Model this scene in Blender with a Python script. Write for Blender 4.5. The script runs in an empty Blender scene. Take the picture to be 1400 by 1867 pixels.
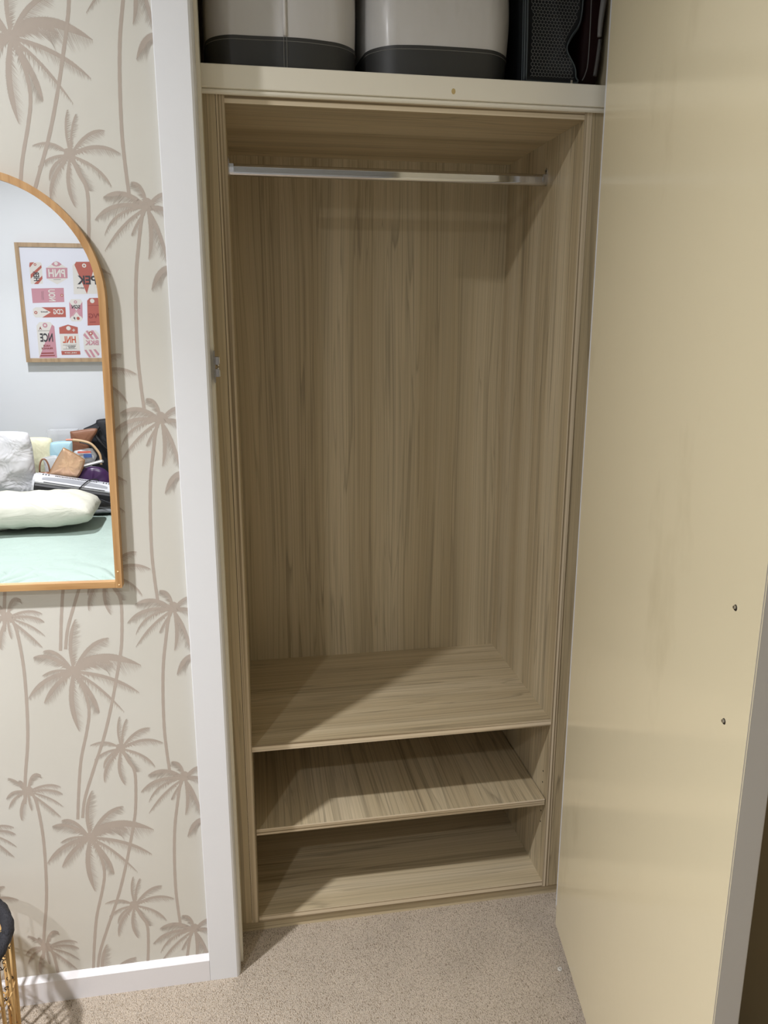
import bpy, bmesh, math, random
from mathutils import Vector, Matrix, noise

# ------------------------------------------------------------------ camera, world, exposure
scene = bpy.context.scene
COL = scene.collection
cam_data = bpy.data.cameras.new('camera')
cam_data.sensor_fit = 'VERTICAL'
cam_data.sensor_height = 32.0
cam_data.lens = 32.0 * 1425.0 / 1867.0
cam_data.clip_start = 0.02
camera = bpy.data.objects.new('camera', cam_data)
COL.objects.link(camera)
camera.location = (0.0184, -1.684, 1.479)
camera.rotation_euler = (math.radians(76.5195), math.radians(-0.0525), math.radians(-9.9497))
scene.camera = camera

world = bpy.data.worlds.new('world')
scene.world = world
world.use_nodes = True
world.node_tree.nodes['Background'].inputs[0].default_value = (0.5, 0.5, 0.5, 1)
world.node_tree.nodes['Background'].inputs[1].default_value = 0.02

vs = scene.view_settings
vs.view_transform = 'Standard'
vs.look = 'None'
vs.gamma = 1.0
vs.use_curve_mapping = False
vs.exposure = 0.0
LIGHT_POWER = ((22, 17.5), (19, 8.5))   # the two ceiling downlights: wide diffuser glow, central beam
LIGHT_SPOTS = ((-0.98, -0.97), (-1.08, -2.38))

# wallpaper palm outlines (x, z on the wall, metres) and print tag outlines (x, z on the back wall, metres)
PALMS = {"A":{"c":[-0.3517,0.7902],"f":[[[-0.3529,0.7962],[-0.3617,0.8585],[-0.3387,0.9006],0.018,-1],[[-0.3458,0.7995],[-0.317,0.8553],[-0.2775,0.8563],0.02,-1],[[-0.3427,0.7954],[-0.2972,0.8462],[-0.2177,0.7914],0.038,-1],[[-0.3434,0.7868],[-0.2715,0.776],[-0.2255,0.7304],0.018,-1],[[-0.3471,0.784],[-0.3042,0.7589],[-0.2586,0.6889],0.0136,-1],[[-0.3474,0.7801],[-0.3132,0.7339],[-0.3079,0.6914],0.024,-1],[[-0.3553,0.7768],[-0.3738,0.7153],[-0.3521,0.653],0.024,1],[[-0.3594,0.7811],[-0.3968,0.7646],[-0.4144,0.7228],0.022,1],[[-0.3606,0.787],[-0.4152,0.7856],[-0.4438,0.7352],0.022,1],[[-0.3602,0.7909],[-0.3902,0.7991],[-0.412,0.7834],0.012,1],[[-0.358,0.7966],[-0.3933,0.8379],[-0.4249,0.8249],0.0192,1],[[-0.3575,0.8023],[-0.3792,0.8445],[-0.4046,0.8368],0.016,1],[[-0.341,0.7952],[-0.3115,0.8395],[-0.2733,0.7977],0.036,-1]],"t":[[-0.3444,0.7759],[-0.3322,0.7355],[-0.3286,0.6952],[-0.3368,0.6516],[-0.3535,0.5876],[-0.3641,0.5179],[-0.3723,0.4465]]},"B":{"c":[-0.2719,0.6062],"f":[[[-0.273,0.6146],[-0.2804,0.6503],[-0.27,0.6786],0.0096,-1],[[-0.2695,0.6143],[-0.2673,0.6531],[-0.2563,0.6725],0.0088,-1],[[-0.2642,0.6138],[-0.2381,0.6524],[-0.2096,0.6477],0.0144,-1],[[-0.2625,0.6115],[-0.2213,0.6344],[-0.1848,0.6101],0.0152,-1],[[-0.2613,0.6031],[-0.219,0.5884],[-0.2048,0.5555],0.012,-1],[[-0.2691,0.5956],[-0.2587,0.5653],[-0.2437,0.5469],0.0192,1],[[-0.274,0.5919],[-0.2886,0.5517],[-0.2701,0.518],0.016,1],[[-0.2787,0.5966],[-0.3141,0.569],[-0.3112,0.5289],0.0152,1],[[-0.2805,0.6009],[-0.3088,0.5913],[-0.3104,0.5624],0.012,1],[[-0.2821,0.6031],[-0.3059,0.6055],[-0.3272,0.5841],0.01,1],[[-0.2796,0.6132],[-0.3001,0.6337],[-0.3332,0.6185],0.0112,1]],"t":[[-0.2596,0.578],[-0.2482,0.5495],[-0.2481,0.5092],[-0.2528,0.4539],[-0.2592,0.4199],[-0.2658,0.39],[-0.2823,0.3212],[-0.3035,0.2473],[-0.3306,0.1731],[-0.3537,0.1065],[-0.3623,0.0605]]},"C":{"c":[-0.1447,0.9128],"f":[[[-0.146,0.9205],[-0.1493,0.9531],[-0.1702,0.9524],0.0152,1],[[-0.1392,0.9162],[-0.1239,0.9383],[-0.1029,0.9351],0.016,-1],[[-0.1397,0.9086],[-0.1183,0.913],[-0.0994,0.9022],0.0192,-1],[[-0.1439,0.8973],[-0.1208,0.8686],[-0.1138,0.8132],0.0176,-1],[[-0.1504,0.8939],[-0.1389,0.8621],[-0.1492,0.8197],0.0176,1],[[-0.1535,0.9133],[-0.1862,0.9477],[-0.2206,0.9252],0.0208,1],[[-0.1573,0.9078],[-0.2085,0.9244],[-0.2382,0.8863],0.0184,1],[[-0.1647,0.9025],[-0.2062,0.9071],[-0.2234,0.8602],0.0104,1],[[-0.1597,0.8984],[-0.1939,0.8833],[-0.2254,0.8324],0.012,1],[[-0.1564,0.8943],[-0.1697,0.8778],[-0.1768,0.8608],0.0104,1]],"t":[[-0.1553,0.8942],[-0.1648,0.8444],[-0.1731,0.7899],[-0.1781,0.7223],[-0.1804,0.6449],[-0.1787,0.5906],[-0.1755,0.5418]]},"D":{"c":[-0.4664,0.5251],"f":[[[-0.4639,0.5331],[-0.4562,0.5757],[-0.4361,0.56],0.0152,-1],[[-0.4595,0.5243],[-0.4242,0.5454],[-0.3994,0.5281],0.012,-1],[[-0.4545,0.5217],[-0.4151,0.5298],[-0.3974,0.5111],0.0128,-1],[[-0.4582,0.52],[-0.4205,0.5095],[-0.3984,0.4803],0.0088,-1],[[-0.4551,0.5155],[-0.4295,0.4894],[-0.4058,0.457],0.012,-1],[[-0.4638,0.5165],[-0.4675,0.4959],[-0.4629,0.4786],0.0096,1],[[-0.4689,0.517],[-0.4895,0.4859],[-0.4847,0.4579],0.0152,1],[[-0.472,0.5216],[-0.4984,0.5183],[-0.5068,0.4879],0.0104,1],[[-0.4716,0.5257],[-0.4984,0.5349],[-0.5095,0.5112],0.012,1],[[-0.4694,0.5296],[-0.4826,0.5538],[-0.5,0.5598],0.01,1],[[-0.4709,0.5318],[-0.4712,0.5464],[-0.4783,0.5521],0.0088,1]],"t":[[-0.4582,0.52],[-0.4515,0.4983],[-0.4469,0.447],[-0.4459,0.3909],[-0.4494,0.3081],[-0.4556,0.2419],[-0.4663,0.1753],[-0.4743,0.1071]]},"E":{"c":[-0.0919,0.8056],"f":[[[-0.0991,0.8061],[-0.1328,0.8146],[-0.1471,0.7648],0.024,1]],"t":None}}
TAGS = [{"p":[["cream",[[-1.1059,1.7941],[-1.0995,1.8051],[-1.0456,1.8047],[-1.0412,1.7949],[-1.0454,1.6941],[-1.1052,1.6917],[-1.1072,1.6972]]],["red",[[-1.1059,1.7868],[-1.1025,1.8032],[-1.0888,1.8045],[-1.0798,1.8046],[-1.1051,1.777]]],["red",[[-1.0451,1.7912],[-1.0435,1.7778],[-1.1051,1.7192],[-1.104,1.7412]]],["red",[[-1.045,1.7364],[-1.0447,1.7199],[-1.0691,1.692],[-1.0908,1.6918]]]],"t":[["ink","HER",[-1.0898,1.7578],[-1.0603,1.7079],1]],"r":[["red",[-1.0762,1.7934],0.0071,1]]},{"p":[["cream",[[-1.0212,1.7769],[-0.9655,1.8124],[-0.9123,1.7783],[-0.9153,1.7231],[-0.9711,1.6911],[-1.023,1.7201]]],["pink",[[-1.0216,1.7769],[-0.9115,1.7783],[-0.9149,1.7242],[-1.0236,1.7212]]],["pink",[[-0.9923,1.7967],[-0.9805,1.8063],[-0.9662,1.812],[-0.9515,1.8067],[-0.9394,1.7963],[-0.9533,1.787],[-0.9681,1.7842],[-0.9823,1.7873]]],["ink",[[-0.9888,1.7168],[-0.9505,1.7179],[-0.9506,1.716],[-0.989,1.7149]]]],"t":[["cream","PNH",[-1.0121,1.7705],[-0.9257,1.7292],0]],"r":[["cream",[-0.9681,1.7999],0.0092,0]]},{"p":[["cream",[[-0.8837,1.7915],[-0.8639,1.8101],[-0.7739,1.8121],[-0.7605,1.7968],[-0.758,1.6437],[-0.8897,1.6398]]],["red",[[-0.8736,1.7946],[-0.8631,1.8102],[-0.7739,1.8121],[-0.7656,1.8012],[-0.8212,1.6421]]]],"t":[["ink","PEK",[-0.8664,1.7384],[-0.7653,1.6923],0],["ink","2019",[-0.8699,1.6772],[-0.8319,1.6693],0]],"r":[["cream",[-0.8234,1.7912],0.0109,1]]},{"p":[["pink",[[-1.1075,1.6685],[-0.9399,1.6729],[-0.943,1.5983],[-1.1078,1.5918]]],["ink",[[-1.0565,1.6534],[-1.0551,1.6534],[-1.0564,1.6089],[-1.0579,1.6089]]],["ink",[[-1.0491,1.6553],[-1.0476,1.6553],[-1.0491,1.6089],[-1.0506,1.6089]]]],"t":[["cream","NOU",[-1.0221,1.664],[-0.9866,1.6018],1]],"r":[["red",[-0.9526,1.6337],0.0075,1]]},{"p":[["cream",[[-1.1098,1.5602],[-1.0955,1.5696],[-1.039,1.5698],[-1.0195,1.5437],[-1.0478,1.5155],[-1.1007,1.5153],[-1.1113,1.5303]]],["red",[[-1.0645,1.5697],[-0.9399,1.571],[-0.9417,1.5176],[-1.0661,1.5154],[-1.0187,1.5437]]]],"t":[["cream","CDG",[-1.0051,1.5606],[-0.9525,1.5326],0],["ink","FRANCE",[-1.0701,1.5491],[-1.0343,1.5418],0]],"r":[["red",[-1.0964,1.5416],0.0084,1]]},{"p":[["cream",[[-0.9179,1.5985],[-0.9067,1.6135],[-0.8569,1.6138],[-0.8487,1.6008],[-0.8547,1.5083],[-0.867,1.4951],[-0.9134,1.495],[-0.9215,1.5082]]],["pink",[[-0.918,1.5977],[-0.8842,1.5536],[-0.9217,1.5101]]],["pink",[[-0.8488,1.6],[-0.8842,1.5536],[-0.8546,1.5102]]],["pink",[[-0.9091,1.5233],[-0.8844,1.5517],[-0.8627,1.5235],[-0.8684,1.5227],[-0.8849,1.5461],[-0.9043,1.5226]]]],"t":[["ink","SGN",[-0.9067,1.5836],[-0.8623,1.5631],0],["ink","F",[-0.9033,1.5177],[-0.894,1.5045],0]],"r":[["pink",[-0.8851,1.5987],0.0084,1],["red",[-0.8786,1.5113],0.0084,0]]},{"p":[["red",[[-0.8231,1.6065],[-0.8101,1.6197],[-0.7542,1.622],[-0.7441,1.6089],[-0.751,1.475],[-0.8317,1.4723]]],["darkred",[[-0.8207,1.5821],[-0.7498,1.5843],[-0.75,1.5813],[-0.8209,1.5795]]],["darkred",[[-0.8187,1.4932],[-0.7869,1.494],[-0.7873,1.4895],[-0.8191,1.4887]]]],"t":[["darkred","PVG",[-0.8225,1.538],[-0.7556,1.5116],0]],"r":[["cream",[-0.7965,1.6048],0.0117,0]]},{"p":[["cream",[[-1.1002,1.4721],[-1.083,1.491],[-1.0262,1.491],[-1.0074,1.4684],[-1.0089,1.2985],[-1.1022,1.2991]]],["pink",[[-1.019,1.4778],[-1.0071,1.4676],[-1.0082,1.2985],[-1.1015,1.2991]]],["darkred",[[-1.0878,1.3258],[-1.023,1.3274],[-1.0232,1.3209],[-1.0903,1.3193]]],["darkred",[[-1.0947,1.3125],[-1.0187,1.3132],[-1.0188,1.3078],[-1.0963,1.3067]]],["ink",[[-1.0948,1.4446],[-1.0341,1.4457],[-1.0343,1.4442],[-1.095,1.443]]]],"t":[["ink","NCE",[-1.0869,1.4313],[-1.0203,1.3848],0],["darkred","A",[-1.0879,1.4665],[-1.0741,1.4506],0],["darkred","NICE",[-1.0745,1.3686],[-1.0386,1.3585],0],["darkred","FRANCE",[-1.0851,1.3541],[-1.0269,1.3447],0]],"r":[["pink",[-1.0553,1.474],0.0126,1]]},{"p":[["red",[[-0.9828,1.4627],[-0.9353,1.4779],[-0.8846,1.4635],[-0.8865,1.4285],[-0.9838,1.4278]]],["cream",[[-0.9832,1.4255],[-0.8841,1.4262],[-0.8823,1.3379],[-0.9831,1.3376]]],["red",[[-0.9829,1.3349],[-0.8833,1.3352],[-0.8824,1.3148],[-0.9823,1.3134]]],["ink",[[-0.9711,1.3675],[-0.9002,1.3688],[-0.9003,1.3672],[-0.9712,1.3659]]],["ink",[[-0.9719,1.346],[-0.9009,1.3473],[-0.9011,1.3457],[-0.972,1.3445]]],["ink",[[-0.9544,1.3667],[-0.9533,1.3667],[-0.954,1.3459],[-0.9552,1.3459]]],["cream",[[-0.9156,1.4491],[-0.8995,1.4498],[-0.8998,1.4464],[-0.9159,1.4456]]],["cream",[[-0.9083,1.4559],[-0.9053,1.4559],[-0.9061,1.4384],[-0.9091,1.4384]]]],"t":[["orange","HNL",[-0.9697,1.4152],[-0.9005,1.3788],0],["ink","HONOLULU",[-0.9472,1.3643],[-0.9049,1.358],0],["ink","HAWAII",[-0.9424,1.3559],[-0.9111,1.3504],0],["cream","HNL-2019",[-0.9653,1.3283],[-0.9025,1.3211],0]],"r":[["cream",[-0.934,1.4582],0.0117,0]]},{"p":[["cream",[[-0.8607,1.4246],[-0.8413,1.4468],[-0.7907,1.4475],[-0.7719,1.4245],[-0.7746,1.3301],[-0.7971,1.2992],[-0.8405,1.2994],[-0.8613,1.3286]]],["pink",[[-0.8595,1.4208],[-0.85,1.4323],[-0.8266,1.3985],[-0.8416,1.3985]]],["pink",[[-0.8443,1.4418],[-0.8338,1.4468],[-0.8022,1.3985],[-0.8172,1.3985]]],["pink",[[-0.817,1.4467],[-0.8039,1.4467],[-0.7775,1.4015],[-0.7928,1.3984]]],["pink",[[-0.8604,1.3401],[-0.849,1.3409],[-0.8254,1.2993],[-0.8386,1.2994]]],["pink",[[-0.837,1.3412],[-0.8238,1.3419],[-0.8026,1.3011],[-0.816,1.2993]]],["pink",[[-0.8124,1.3426],[-0.7992,1.3433],[-0.7806,1.3165],[-0.7889,1.3069]]]],"t":[["pink","BKK",[-0.8533,1.3928],[-0.7803,1.3668],0]],"r":[["red",[-0.8191,1.4303],0.0109,1]]}]

# ------------------------------------------------------------------ helpers
def lin(c):
    c = c / 255.0
    return c / 12.92 if c <= 0.04045 else ((c + 0.055) / 1.055) ** 2.4
def rgb(r, g, b):
    return (lin(r), lin(g), lin(b), 1.0)

MATS = {}
def mat(name, color, rough=0.5, metal=0.0, spec=0.5, coat=0.0, alpha=1.0, trans=0.0, sheen=0.0):
    m = bpy.data.materials.new(name)
    m.use_nodes = True
    b = m.node_tree.nodes['Principled BSDF']
    b.inputs['Base Color'].default_value = color
    b.inputs['Roughness'].default_value = rough
    b.inputs['Metallic'].default_value = metal
    b.inputs['Specular IOR Level'].default_value = spec
    b.inputs['Coat Weight'].default_value = coat
    b.inputs['Coat Roughness'].default_value = 0.15
    b.inputs['Alpha'].default_value = alpha
    b.inputs['Transmission Weight'].default_value = trans
    b.inputs['Sheen Weight'].default_value = sheen
    MATS[name] = m
    return m

class NT:
    def __init__(self, m):
        self.t = m.node_tree; self.b = self.t.nodes['Principled BSDF']
    def n(self, kind, **kw):
        x = self.t.nodes.new(kind)
        for k, v in kw.items():
            setattr(x, k, v)
        return x
    def l(self, a, b):
        self.t.links.new(a, b)
    def pos(self, scale, rot=(0, 0, 0), loc=(0, 0, 0)):
        g = self.n('ShaderNodeTexCoord'); mp = self.n('ShaderNodeMapping')
        mp.inputs['Scale'].default_value = scale
        mp.inputs['Rotation'].default_value = rot
        mp.inputs['Location'].default_value = loc
        self.l(g.outputs['Object'], mp.inputs['Vector'])
        return mp.outputs['Vector']
    def noise(self, vec, scale=1.0, detail=2.0, rough=0.5, dist=0.0):
        x = self.n('ShaderNodeTexNoise')
        x.inputs['Scale'].default_value = scale; x.inputs['Detail'].default_value = detail
        x.inputs['Roughness'].default_value = rough; x.inputs['Distortion'].default_value = dist
        self.l(vec, x.inputs['Vector'])
        return x.outputs['Fac']
    def ramp(self, fac, stops, interp='LINEAR'):
        x = self.n('ShaderNodeValToRGB'); e = x.color_ramp.elements
        x.color_ramp.interpolation = interp
        while len(e) < len(stops):
            e.new(0.5)
        for i, (p, c) in enumerate(stops):
            e[i].position = p; e[i].color = c if len(c) == 4 else (*c, 1)
        self.l(fac, x.inputs['Fac'])
        return x.outputs['Color']
    def mix(self, fac, a, b, mode='MIX'):
        x = self.n('ShaderNodeMix', data_type='RGBA', blend_type=mode)
        for s, v in ((x.inputs[0], fac), (x.inputs[6], a), (x.inputs[7], b)):
            if hasattr(v, 'is_linked'):
                self.l(v, s)
            else:
                s.default_value = v
        return x.outputs[2]
    def bump(self, h, strength=0.3, dist=0.002):
        x = self.n('ShaderNodeBump'); x.inputs['Strength'].default_value = strength; x.inputs['Distance'].default_value = dist
        self.l(h, x.inputs['Height']); self.l(x.outputs['Normal'], self.b.inputs['Normal'])
    def color(self, c):
        self.l(c, self.b.inputs['Base Color'])

def g4(v):
    return (v, v, v, 1)

# ------------------------------------------------------------------ materials
def wood_mat(name, grain, seed, tone=0.985, line=1.0):
    """Light woodgrain laminate; grain = axis index along which the grain runs."""
    m = mat(name, rgb(180, 160, 130), 0.42, spec=0.35)
    k = NT(m)
    def sc(a, l):
        s = [a, a, a]; s[grain] = l
        return tuple(s)
    off = (seed * 3.1, seed * 1.7, seed * 2.3)
    warp = k.n('ShaderNodeTexNoise')
    warp.inputs['Scale'].default_value = 1.0; warp.inputs['Detail'].default_value = 1.0
    k.l(k.pos(sc(5.0, 0.9), loc=off), warp.inputs['Vector'])
    sub = k.n('ShaderNodeVectorMath', operation='SUBTRACT'); sub.inputs[1].default_value = (0.5, 0.5, 0.5)
    k.l(warp.outputs['Color'], sub.inputs[0])
    def warped(scale, amt):
        mul = k.n('ShaderNodeVectorMath', operation='SCALE'); mul.inputs['Scale'].default_value = amt
        k.l(sub.outputs[0], mul.inputs[0])
        add = k.n('ShaderNodeVectorMath', operation='ADD')
        k.l(k.pos(scale, loc=off), add.inputs[0]); k.l(mul.outputs[0], add.inputs[1])
        return add.outputs[0]
    broad = k.noise(warped(sc(13.0, 0.22), 0.5), 1.0, 2.0)
    streak = k.noise(warped(sc(105.0, 0.40), 3.0), 1.0, 3.0, 0.65)
    fine = k.noise(warped(sc(380.0, 1.3), 9.0), 1.0, 2.0, 0.6)
    lines = k.noise(warped(sc(17.0, 0.22), 1.0), 1.0, 2.0, 0.6)
    c = k.ramp(broad, [(0.3, rgb(187*tone, 169*tone, 136*tone)), (0.5, rgb(200*tone, 183*tone, 150*tone)), (0.7, rgb(210*tone, 194*tone, 163*tone))])
    c = k.mix(0.42, c, k.ramp(streak, [(0.32, g4(0.62)), (0.5, g4(0.98)), (0.7, g4(1.08))]), 'MULTIPLY')
    c = k.mix(0.5, c, k.ramp(fine, [(0.3, g4(0.7)), (0.6, g4(1.05))]), 'MULTIPLY')
    ln = k.ramp(lines, [(0.470, g4(1)), (0.490, g4(0.70)), (0.5, g4(0.50)), (0.507, g4(1)), (0.60, g4(1)), (0.612, g4(0.6)), (0.622, g4(1))])
    c = k.mix(0.6 * line, c, ln, 'MULTIPLY')
    lines2 = k.noise(warped(sc(62.0, 0.30), 2.0), 1.0, 1.0)
    c = k.mix(0.5 * line, c, k.ramp(lines2, [(0.465, g4(1)), (0.492, g4(0.72)), (0.5, g4(0.52)), (0.512, g4(1.05)), (0.54, g4(1))]), 'MULTIPLY')
    k.color(c)
    k.bump(fine, 0.12, 0.0006)
    return m

wood_x = wood_mat('woodgrain_across', 0, 1.0)
wood_x2 = wood_mat('woodgrain_across_b', 0, 4.0)
wood_z = wood_mat('woodgrain_upright', 2, 2.0)
wood_zb = wood_mat('woodgrain_upright_back', 2, 5.3, 0.955)
wood_y = wood_mat('woodgrain_deep', 1, 3.0)

def edge_mat(name, grain, seed):
    m = mat(name, rgb(178, 158, 126), 0.45, spec=0.3)
    k = NT(m)
    s = [230.0] * 3; s[grain] = 0.6
    a = k.noise(k.pos(tuple(s), loc=(seed, seed * 2, seed)), 1.0, 1.0)
    c = k.ramp(a, [(0.36, rgb(134, 117, 90)), (0.47, rgb(196, 179, 150)), (0.62, rgb(216, 200, 173))])
    k.color(c)
    return m
edge_x = edge_mat('edge_band_across', 0, 1.3)
edge_z = edge_mat('edge_band_upright', 2, 2.9)

white_paint = mat('white_gloss_paint', rgb(229, 230, 233), 0.38)
k = NT(white_paint)
k.bump(k.noise(k.pos((1, 1, 1)), 60, 3), 0.06, 0.002)
shelf_paint = mat('aged_white_paint', rgb(233, 227, 211), 0.35)
k = NT(shelf_paint)
k.bump(k.noise(k.pos((1, 1, 1)), 45, 2), 0.08, 0.002)
base_paint = mat('baseboard_paint', rgb(228, 226, 228), 0.4)
cream_paint = mat('cream_door_paint', rgb(233, 221, 188), 0.14, spec=0.5)
k = NT(cream_paint)
scuff = k.noise(k.pos((5.0, 5.0, 2.4), loc=(3, 1, 7)), 1.0, 4.0, 0.6)
k.color(k.mix(0.22, rgb(233, 221, 188), k.ramp(scuff, [(0.28, rgb(186, 170, 132)), (0.40, rgb(233, 221, 188))])))
k.bump(k.noise(k.pos((1, 1, 1)), 18, 3), 0.05, 0.003)
door_edge_paint = mat('door_edge_paint', rgb(186, 181, 174), 0.5)
wall_paint = mat('white_wall_paint', rgb(212, 215, 220), 0.7)
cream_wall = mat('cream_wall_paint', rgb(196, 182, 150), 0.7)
ceiling_paint = mat('ceiling_paint', rgb(240, 240, 238), 0.8)

wallpaper = mat('wallpaper', rgb(209, 206, 197), 0.5, spec=0.35)
k = NT(wallpaper)
k.color(k.mix(0.4, rgb(209, 206, 197), k.ramp(k.noise(k.pos((3, 3, 3)), 1.0, 2.0), [(0.35, rgb(203, 200, 190)), (0.65, rgb(213, 211, 203))])))
k.bump(k.noise(k.pos((1, 1, 1)), 25, 2), 0.05, 0.003)
palm_ink = mat('taupe_palm_ink', rgb(179, 167, 156), 0.5, spec=0.3)

carpet = mat('loop_carpet', rgb(196, 178, 152), 0.95, spec=0.1, sheen=0.15)
k = NT(carpet)
vor = k.n('ShaderNodeTexVoronoi'); vor.inputs['Scale'].default_value = 1.0
k.l(k.pos((680, 300, 1), rot=(0, 0, 0.75)), vor.inputs['Vector'])
fuzz = k.noise(k.pos((1, 1, 1)), 700, 3, 0.7)
patch = k.noise(k.pos((1, 1, 1)), 7, 4, 0.6)
fleck = k.noise(k.pos((1, 1, 1)), 110, 2, 0.5)
c = k.ramp(vor.outputs['Distance'], [(0.1, rgb(246, 232, 215)), (0.5, rgb(226, 209, 188)), (0.95, rgb(150, 131, 107))])
c = k.mix(0.5, c, k.ramp(fuzz, [(0.3, g4(0.72)), (0.65, g4(1.10))]), 'MULTIPLY')
c = k.mix(0.6, c, k.ramp(patch, [(0.32, g4(0.84)), (0.62, g4(1.04))]), 'MULTIPLY')
c = k.mix(k.ramp(fleck, [(0.765, g4(0)), (0.785, g4(0.8))]), c, rgb(78, 60, 44))
k.color(c)
inv = k.n('ShaderNodeMath', operation='SUBTRACT'); inv.inputs[0].default_value = 1.0
k.l(vor.outputs['Distance'], inv.inputs[1])
hh = k.n('ShaderNodeMath', operation='MULTIPLY_ADD'); hh.inputs[1].default_value = 0.5
k.l(fuzz, hh.inputs[0]); k.l(inv.outputs[0], hh.inputs[2])
k.bump(hh.outputs[0], 1.0, 0.0034)

oak = mat('oak_frame', rgb(186, 136, 80), 0.4, spec=0.4)
k = NT(oak)
k.color(k.ramp(k.noise(k.pos((90, 90, 6)), 1.0, 3.0), [(0.3, rgb(172, 128, 80)), (0.6, rgb(200, 158, 108))]))
oak_pale = mat('pale_oak_frame', rgb(196, 162, 116), 0.45)
k = NT(oak_pale)
k.color(k.ramp(k.noise(k.pos((60, 60, 8)), 1.0, 3.0), [(0.3, rgb(144, 120, 93)), (0.6, rgb(164, 140, 111))]))
silver = mat('mirror_silver', (0.93, 0.94, 0.94, 1), 0.0, 1.0)
chrome = mat('chrome', (0.62, 0.62, 0.63, 1), 0.07, 1.0)
steel = mat('dull_steel', (0.30, 0.28, 0.26, 1), 0.35, 1.0)
steel_bright = mat('steel_lip', (0.55, 0.52, 0.46, 1), 0.3, 1.0)
hole_dark = mat('hole_dark', rgb(40, 32, 24), 0.9)
screw_steel = mat('screw_steel', (0.55, 0.53, 0.5, 1), 0.3, 1.0)
canvas = mat('white_canvas', rgb(196, 193, 190), 0.36, spec=0.5, coat=0.08)
k = NT(canvas)
k.bump(k.noise(k.pos((9, 9, 6)), 1.0, 3.0), 0.5, 0.02)
canvas_edge = mat('canvas_seam', rgb(206, 202, 198), 0.5)
charcoal = mat('charcoal_leatherette', rgb(46, 46, 45), 0.5)
stitch = mat('grey_stitching', rgb(120, 118, 112), 0.7)
bag_dark = mat('dark_bag_nylon', rgb(22, 24, 26), 0.6, spec=.25)
bag_trim = mat('bag_piping', rgb(52, 60, 62), 0.5)
bag_net = mat('bag_net_cord', rgb(88, 88, 86), 0.6)
bag_red = mat('maroon_nylon', rgb(34, 12, 14), 0.6, spec=.2)
strap_grey = mat('grey_strap', rgb(112, 110, 108), 0.6)
rope_black = mat('black_rope', rgb(34, 34, 40), 0.75)
k = NT(rope_black)
k.bump(k.noise(k.pos((260, 260, 260)), 1.0, 3.0), 0.8, 0.003)
cane = mat('rattan_cane', rgb(206, 168, 108), 0.45)
k = NT(cane)
k.color(k.ramp(k.noise(k.pos((160, 160, 14)), 1.0, 3.0), [(0.3, rgb(168, 126, 72)), (0.6, rgb(218, 182, 124))]))
paper_white = mat('white_fluff', rgb(240, 236, 228), .9)
wire_black = mat('black_wire', rgb(24, 22, 20), 0.5)
lamp_white = mat('downlight_trim', rgb(240, 240, 240), 0.4)
lamp_glow = mat('downlight_led', (1, 1, 1, 1), 0.5)
lamp_glow.node_tree.nodes['Principled BSDF'].inputs['Emission Color'].default_value = (1, 0.93, 0.84, 1)
lamp_glow.node_tree.nodes['Principled BSDF'].inputs['Emission Strength'].default_value = 8.0

# ------------------------------------------------------------------ mesh helpers
def link(o, parent=None):
    COL.objects.link(o)
    if parent is not None:
        o.parent = parent
    return o
def mobj(name, verts, faces, m, parent=None, smooth=False, mats=None, midx=None):
    me = bpy.data.meshes.new(name)
    me.from_pydata([tuple(v) for v in verts], [], faces)
    for mm in (mats or [m]):
        me.materials.append(mm)
    if midx:
        me.polygons.foreach_set('material_index', midx)
    if smooth:
        me.polygons.foreach_set('use_smooth', [True] * len(me.polygons))
    me.update()
    return link(bpy.data.objects.new(name, me), parent)
def from_bm(name, bm, m, parent=None, smooth=False):
    me = bpy.data.meshes.new(name)
    bmesh.ops.recalc_face_normals(bm, faces=bm.faces)
    bm.to_mesh(me); bm.free()
    me.materials.append(m)
    if smooth:
        me.polygons.foreach_set('use_smooth', [True] * len(me.polygons))
    return link(bpy.data.objects.new(name, me), parent)
def box(bm, lo, hi):
    r = bmesh.ops.create_cube(bm, size=1.0)
    for v in r['verts']:
        v.co = Vector([(lo[i] + hi[i]) / 2 + v.co[i] * (hi[i] - lo[i]) for i in range(3)])
    return r['verts']
def box_obj(name, lo, hi, m, parent=None, bevel=0.0):
    bm = bmesh.new(); box(bm, lo, hi)
    if bevel:
        bmesh.ops.bevel(bm, geom=bm.edges[:], offset=bevel, segments=2, affect='EDGES', profile=0.5)
    return from_bm(name, bm, m, parent)
def boxes_obj(name, items, m, parent=None):
    bm = bmesh.new()
    for lo, hi in items:
        box(bm, lo, hi)
    return from_bm(name, bm, m, parent)
def prism(name, poly, axis, a, b, m, parent=None, smooth=False):
    """Extrude a 2-D outline along axis from a to b (outline in the two other axes, in order)."""
    ax = [i for i in range(3) if i != axis]
    def pt(p, d):
        v = [0, 0, 0]; v[ax[0]] = p[0]; v[ax[1]] = p[1]; v[axis] = d
        return v
    n = len(poly)
    vs_ = [pt(p, a) for p in poly] + [pt(p, b) for p in poly]
    fs = [list(range(n)), list(range(2 * n - 1, n - 1, -1))] + [[i, (i + 1) % n, n + (i + 1) % n, n + i] for i in range(n)]
    bm = bmesh.new()
    bv = [bm.verts.new(v) for v in vs_]
    for f in fs:
        bm.faces.new([bv[i] for i in f])
    return from_bm(name, bm, m, parent, smooth)
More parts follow.
